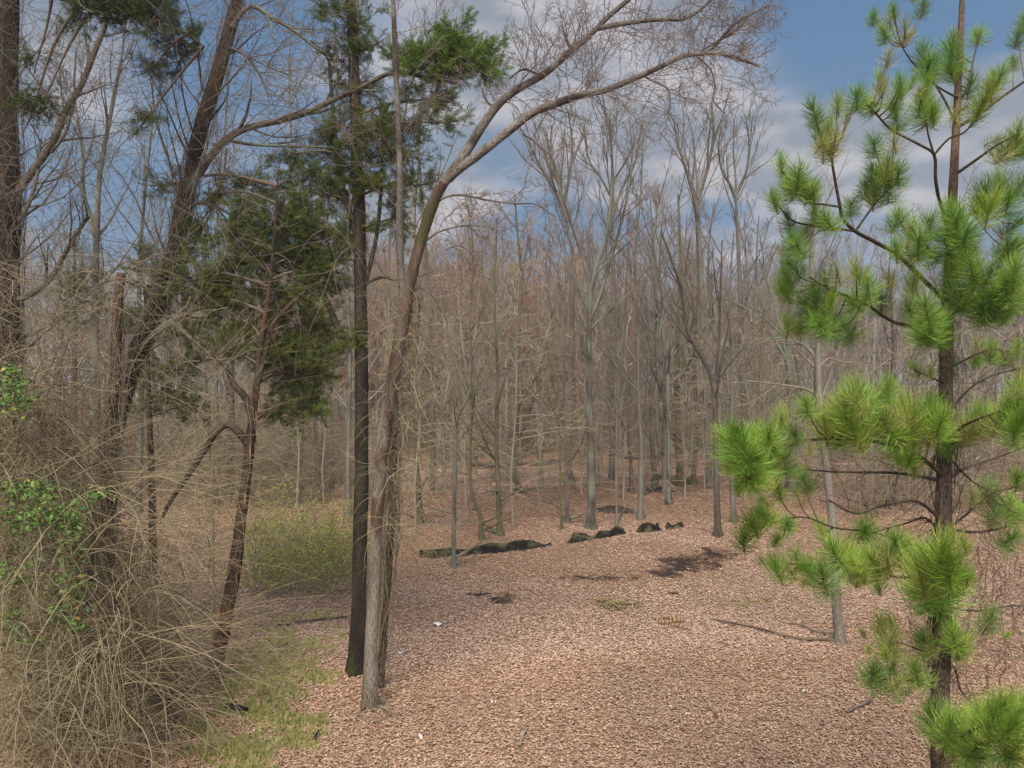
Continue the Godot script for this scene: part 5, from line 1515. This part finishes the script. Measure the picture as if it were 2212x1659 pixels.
# ---------------------------------------------------------------- small things on the ground
func fence_piece(label: String, list: Array) -> void:      # entries: [x, ground y, top y]
	var f := foot(list[0][0], list[0][1])
	var T := thing("black_fabric", label, "silt fence", f, "collapsed black fabric along the clearing's back edge")
	var t := Tubes.new()
	var rows := 5
	var n := 0
	var cols := (list.size() - 1) * 5 + 1
	for i in cols:
		var u := float(i) / 5.0
		var k := mini(int(u), list.size() - 2)
		var w := u - k
		w = w * w * (3.0 - 2.0 * w)
		var a: Array = list[k]
		var b: Array = list[k + 1]
		var x := lerpf(a[0], b[0], u - k)
		var by := lerpf(a[1], b[1], w)
		var p := foot(x, by)
		var d := -p.z
		var h := (by - lerpf(a[2], b[2], w)) / FOCAL * d * 1.05
		for r in rows + 3:
			var v := minf(float(r) / rows, 1.0)
			var back := 0.03 + 0.16 * v
			var hh := h * (1.0 - pow(1.0 - v, 1.5))
			if r > rows:      # hangs down behind
				back += 0.1 * (r - rows)
				hh = h * (1.0 - 0.45 * (r - rows))
			var fold := noise.get_noise_2d(x * 1.1, r * 5.0) * 0.06 + noise.get_noise_2d(x * 4.5, r * 3.0) * 0.022
			t.v.append(p + Vector3(fold * 0.6, hh + 0.01 + fold * 0.3 * v, -back + fold))
			var g := 0.5 + 0.9 * noise.get_noise_2d(x * 0.7 + 90.0, r * 4.0)
			t.c.append(Color(0.012, 0.013, 0.012).lerp(Color(0.12, 0.12, 0.055), clampf((g - 0.45) * 1.5, 0.0, 0.8)))
			n += 1
	var R := rows + 3
	for i in cols - 1:
		for r in R - 1:
			var q := i * R + r
			t.idx.append_array(PackedInt32Array([q, q + 1, q + R, q + 1, q + R + 1, q + R]))
	var nn := PackedVector3Array()
	nn.resize(n)
	for k in range(0, t.idx.size(), 3):
		var fn := (t.v[t.idx[k + 2]] - t.v[t.idx[k]]).cross(t.v[t.idx[k + 1]] - t.v[t.idx[k]])
		for h in 3:
			nn[t.idx[k + h]] += fn
	for k in n:
		nn[k] = nn[k].normalized() if nn[k].length() > 1e-9 else Vector3.UP
	t.n = nn
	part("fabric", t, M.fabric, T)

func lying(called: String, label: String, category: String, list: Array, r0: float, r1: float, c1: Color, c2: Color, sides := 8) -> Node3D:
	var sp := PackedVector3Array()
	for e in list:
		sp.append(foot(e[0], e[1]) + Vector3(0, r0 * 1.2 + 0.035 + (e[2] if e.size() > 2 else 0.0), 0))
	var T := thing(called, label, category, sp[0])
	var pts := smooth(sp, 4)
	var t := Tubes.new()
	t.tube(pts, linear_radii(pts.size(), r0, r1), sides, c1, c2, noise, 0.1)
	part("stem", t, M.bark, T)
	return T

func scrap(label: String, x: float, y: float, w: float, h: float, c: Color, category := "litter") -> void:
	var p := foot(x, y) + Vector3(0, 0.03, 0)
	var t := Tubes.new()
	var a := rf(-0.4, 0.4)
	var ex := Vector3(cos(a), 0, sin(a))
	var ez := Vector3(-sin(a), 0, cos(a))
	for j in 4:
		for i in 5:
			var u := i / 4.0 - 0.5
			var v := j / 3.0 - 0.5
			var q := p + ex * (u * 0.75 * w * (1.0 + rf(-0.1, 0.1))) + ez * (v * h * (1.0 + rf(-0.2, 0.2))) + Vector3(0, absf(noise.get_noise_2d(i * 37.0 + x, j * 41.0)) * 0.09, 0)
			t.v.append(q)
			t.n.append((Vector3.UP + rv() * 0.25).normalized())
			t.c.append(c)
	for j in 3:
		for i in 4:
			var b := j * 5 + i
			t.idx.append_array(PackedInt32Array([b, b + 1, b + 5, b + 1, b + 6, b + 5]))
	var o := part(numbered("scrap_of_paper" if category == "litter" else "bark_chip"), t, M.litter, self)
	tag(o, label, category)

func small_things() -> void:
	fence_piece("longest piece of collapsed black fabric with olive sheen, behind the slim bent tree", [[905, 1192, 1178], [940, 1193, 1177], [975, 1190, 1176], [1010, 1190, 1180], [1030, 1188, 1172], [1065, 1186, 1166], [1090, 1184, 1168], [1120, 1180, 1160], [1150, 1176, 1159], [1162, 1173, 1164], [1178, 1172, 1170], [1191, 1170, 1164]])
	fence_piece("second piece of black fabric in two humps under the lichen tree", [[1226, 1168, 1166], [1240, 1166, 1146], [1262, 1163, 1148], [1282, 1160, 1155], [1298, 1157, 1142], [1318, 1154, 1142], [1334, 1150, 1130], [1346, 1147, 1134], [1354, 1146, 1143]])
	fence_piece("small single hump of black fabric right of the two humped piece", [[1377, 1142, 1140], [1390, 1141, 1124], [1404, 1140, 1121], [1418, 1139, 1126], [1424, 1138, 1121], [1430, 1137, 1134]])
	fence_piece("smallest scrap of black fabric at the right end of the row", [[1441, 1134, 1131], [1445, 1134, 1119], [1455, 1133, 1127], [1468, 1131, 1122], [1474, 1130, 1120], [1479, 1129, 1126]])
	# black hollows in the leaf floor: low banks of bare dark soil
	for e in [["dark bare soil bank of a hollow under the lichen tree's right side", 1332, 1108, 44, 7], ["smaller dark soil bank behind the spotted grey tree", 1430, 1076, 34, 5], ["dark brush and soil heap beneath the slim white stem", 1905, 1098, 30, 6]]:
		var p := foot(e[1], e[2])
		var d := -p.z
		var w: float = e[3] / FOCAL * d
		var t := Tubes.new()
		for j in 7:
			for i in 25:
				var u := i / 12.0 - 1.0
				var v := j / 6.0
				var prof := (1.0 - pow(absf(u), 3.0)) * sin(v * PI)
				var q := p + Vector3(u * w, 0, -v * 0.7)
				q.y = gy(q.x, q.z) - 0.02 + 0.17 * prof * (1.0 + 0.7 * noise.get_noise_2d(i * 22.0, j * 22.0))
				t.v.append(q)
				t.n.append((Vector3(0, 0.6, 0.8 * cos(v * PI)) + rv() * 0.35).normalized())
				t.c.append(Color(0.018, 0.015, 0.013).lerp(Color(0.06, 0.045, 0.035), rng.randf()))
		for j in 6:
			for i in 24:
				var b := j * 25 + i
				t.idx.append_array(PackedInt32Array([b, b + 25, b + 1, b + 1, b + 25, b + 26]))
		var o := part(numbered("soil_bank"), t, M.mud, self)
		tag(o, e[0], "soil bank")
	lying("fallen_branch", "long thin fallen branch pointing at the pale smooth trunk's foot", "fallen branch", [[1540, 1332], [1590, 1347], [1640, 1362], [1690, 1380], [1735, 1391], [1770, 1390], [1803, 1393]], 0.016, 0.028, Color(0.20, 0.145, 0.105), Color(0.36, 0.27, 0.21))
	lying("fallen_twig", "thinner fallen twig lying behind the long fallen branch", "fallen branch", [[1690, 1345], [1730, 1352], [1760, 1368], [1800, 1374]], 0.011, 0.016, Color(0.2, 0.145, 0.105), Color(0.34, 0.26, 0.2))
	lying("fallen_stick", "crooked grey stick lying left of the pine's foot", "fallen branch", [[1828, 1560], [1850, 1548], [1878, 1535], [1895, 1505], [1908, 1490, 0.08]], 0.016, 0.024, Color(0.2, 0.155, 0.125), Color(0.33, 0.27, 0.22))
	lying("pale_stick", "short pale stick lying beside the olive moss clump", "fallen branch", [[1322, 1300], [1340, 1312], [1358, 1325]], 0.022, 0.012, Color(0.4, 0.31, 0.22), Color(0.5, 0.4, 0.3))
	lying("bleached_chip", "upright bleached wood splinter in the front leaves at centre bottom", "stick", [[1122, 1622], [1128, 1600], [1138, 1580]], 0.018, 0.012, Color(0.45, 0.38, 0.27), Color(0.55, 0.47, 0.35))
	lying("pale_splinter", "pale splinter lying in the front leaves right of centre", "stick", [[1474, 1592], [1471, 1570], [1468, 1556]], 0.014, 0.009, Color(0.48, 0.42, 0.33), Color(0.58, 0.52, 0.42))
	lying("black_pipe", "short black pipe lying in the weeds at front left", "pipe", [[490, 1553], [508, 1556], [532, 1562]], 0.035, 0.035, Color(0.02, 0.02, 0.024), Color(0.035, 0.035, 0.04), 12)
	lying("charred_stub", "small charred stick lying in the leaves at the front left edge", "stick", [[678, 1618], [683, 1610, 0.02], [688, 1603, 0.03]], 0.018, 0.012, Color(0.03, 0.028, 0.03), Color(0.08, 0.075, 0.08))
	lying("dark_branch", "dark fallen branch in the leaves left of the upright cedar", "fallen branch", [[600, 1352], [650, 1342], [700, 1334], [750, 1328]], 0.024, 0.015, Color(0.06, 0.048, 0.04), Color(0.14, 0.11, 0.09), 10)
	lying("distant_log", "long fallen log across the leaf floor deep in the wood", "log", [[1010, 998], [1080, 1000], [1150, 997], [1240, 992]], 0.14, 0.1, Color(0.12, 0.095, 0.075), Color(0.22, 0.18, 0.15), 8)
	lying("leaning_log", "fallen log among the trunks at the right of the deep wood", "log", [[1345, 985], [1400, 988], [1460, 984]], 0.12, 0.1, Color(0.16, 0.13, 0.1), Color(0.27, 0.23, 0.19), 8)
	scrap("white scrap of paper lying right of the smooth grey trunk", 945, 1345, 0.2, 0.12, Color(0.78, 0.78, 0.8))
	scrap("small white scrap beside the brown trunk's foot", 866, 1412, 0.12, 0.08, Color(0.6, 0.58, 0.62))
	scrap("white chip in the front leaves at lower left of centre", 908, 1604, 0.06, 0.07, Color(0.7, 0.7, 0.72))
	scrap("thin white sliver lying in the orange leaves at centre", 1066, 1525, 0.09, 0.03, Color(0.75, 0.72, 0.68))
	scrap("white cup shaped scrap under the pine's lowest left shoot", 1914, 1490, 0.07, 0.09, Color(0.8, 0.82, 0.85))
	scrap("pale sliver lying in the leaves below the long fallen branch", 1740, 1513, 0.1, 0.03, Color(0.72, 0.68, 0.62))
	scrap("rusty red bark piece lying below the black leaf patch", 1455, 1270, 0.32, 0.12, Color(0.16, 0.05, 0.035), "bark")
	# mossy clump beside the pale stick
	var f := foot(1330, 1300)
	var c := Copies.new()
	var gb := Tubes.new()
	for i in 12:
		var a := rf(0, TAU)
		var dir := Vector3(cos(a), 0, sin(a))
		gb.blade(Vector3.ZERO, dir * 0.4 + Vector3(0, 0.5, 0), dir * rf(0.7, 1.0) + Vector3(0, 0.25, 0), dir.cross(Vector3.UP) * 0.06, Color.WHITE, (Vector3.UP + dir * 0.3).normalized())
	for i in 46:
		var p := foot(1330 + rng.randfn(0, 22), 1300 + rng.randfn(0, 5))
		var s := rf(0.08, 0.16)
		c.put(Vector3(s, 0, 0), Vector3(0, s, 0), Vector3(0, 0, s), p, Color(0.22, 0.2, 0.07).lerp(Color(0.3, 0.22, 0.1), rng.randf()))
	var T := thing("grass_clump", "low olive grass clump in the middle of the clearing", "grass clump", f)
	swarm("blades", c, gb.mesh(), M.leaf, T)
	c = Copies.new()
	for i in 30:
		var p := foot(1625 + rng.randfn(0, 16), 1290 + rng.randfn(0, 5))
		var s := rf(0.06, 0.13)
		c.put(Vector3(s, 0, 0), Vector3(0, s, 0), Vector3(0, 0, s), p, Color(0.3, 0.24, 0.1).lerp(Color(0.36, 0.28, 0.14), rng.randf()))
	T = thing("grass_clump", "small tan grass clump above the long fallen branch", "grass clump", foot(1625, 1290))
	swarm("blades", c, gb.mesh(), M.leaf, T)
	c = Copies.new()
	for i in 26:
		var p := foot(1452 + rng.randfn(0, 12), 1335 + rng.randfn(0, 6))
		var s := rf(0.07, 0.16)
		c.put(Vector3(s, 0, 0), Vector3(0, s * 1.2, 0), Vector3(0, 0, s), p, Color(0.42, 0.25, 0.13).lerp(Color(0.5, 0.32, 0.17), rng.randf()))
	T = thing("grass_clump", "rusty dry grass clump right of the olive one", "grass clump", foot(1452, 1335))
	swarm("blades", c, gb.mesh(), M.leaf, T)
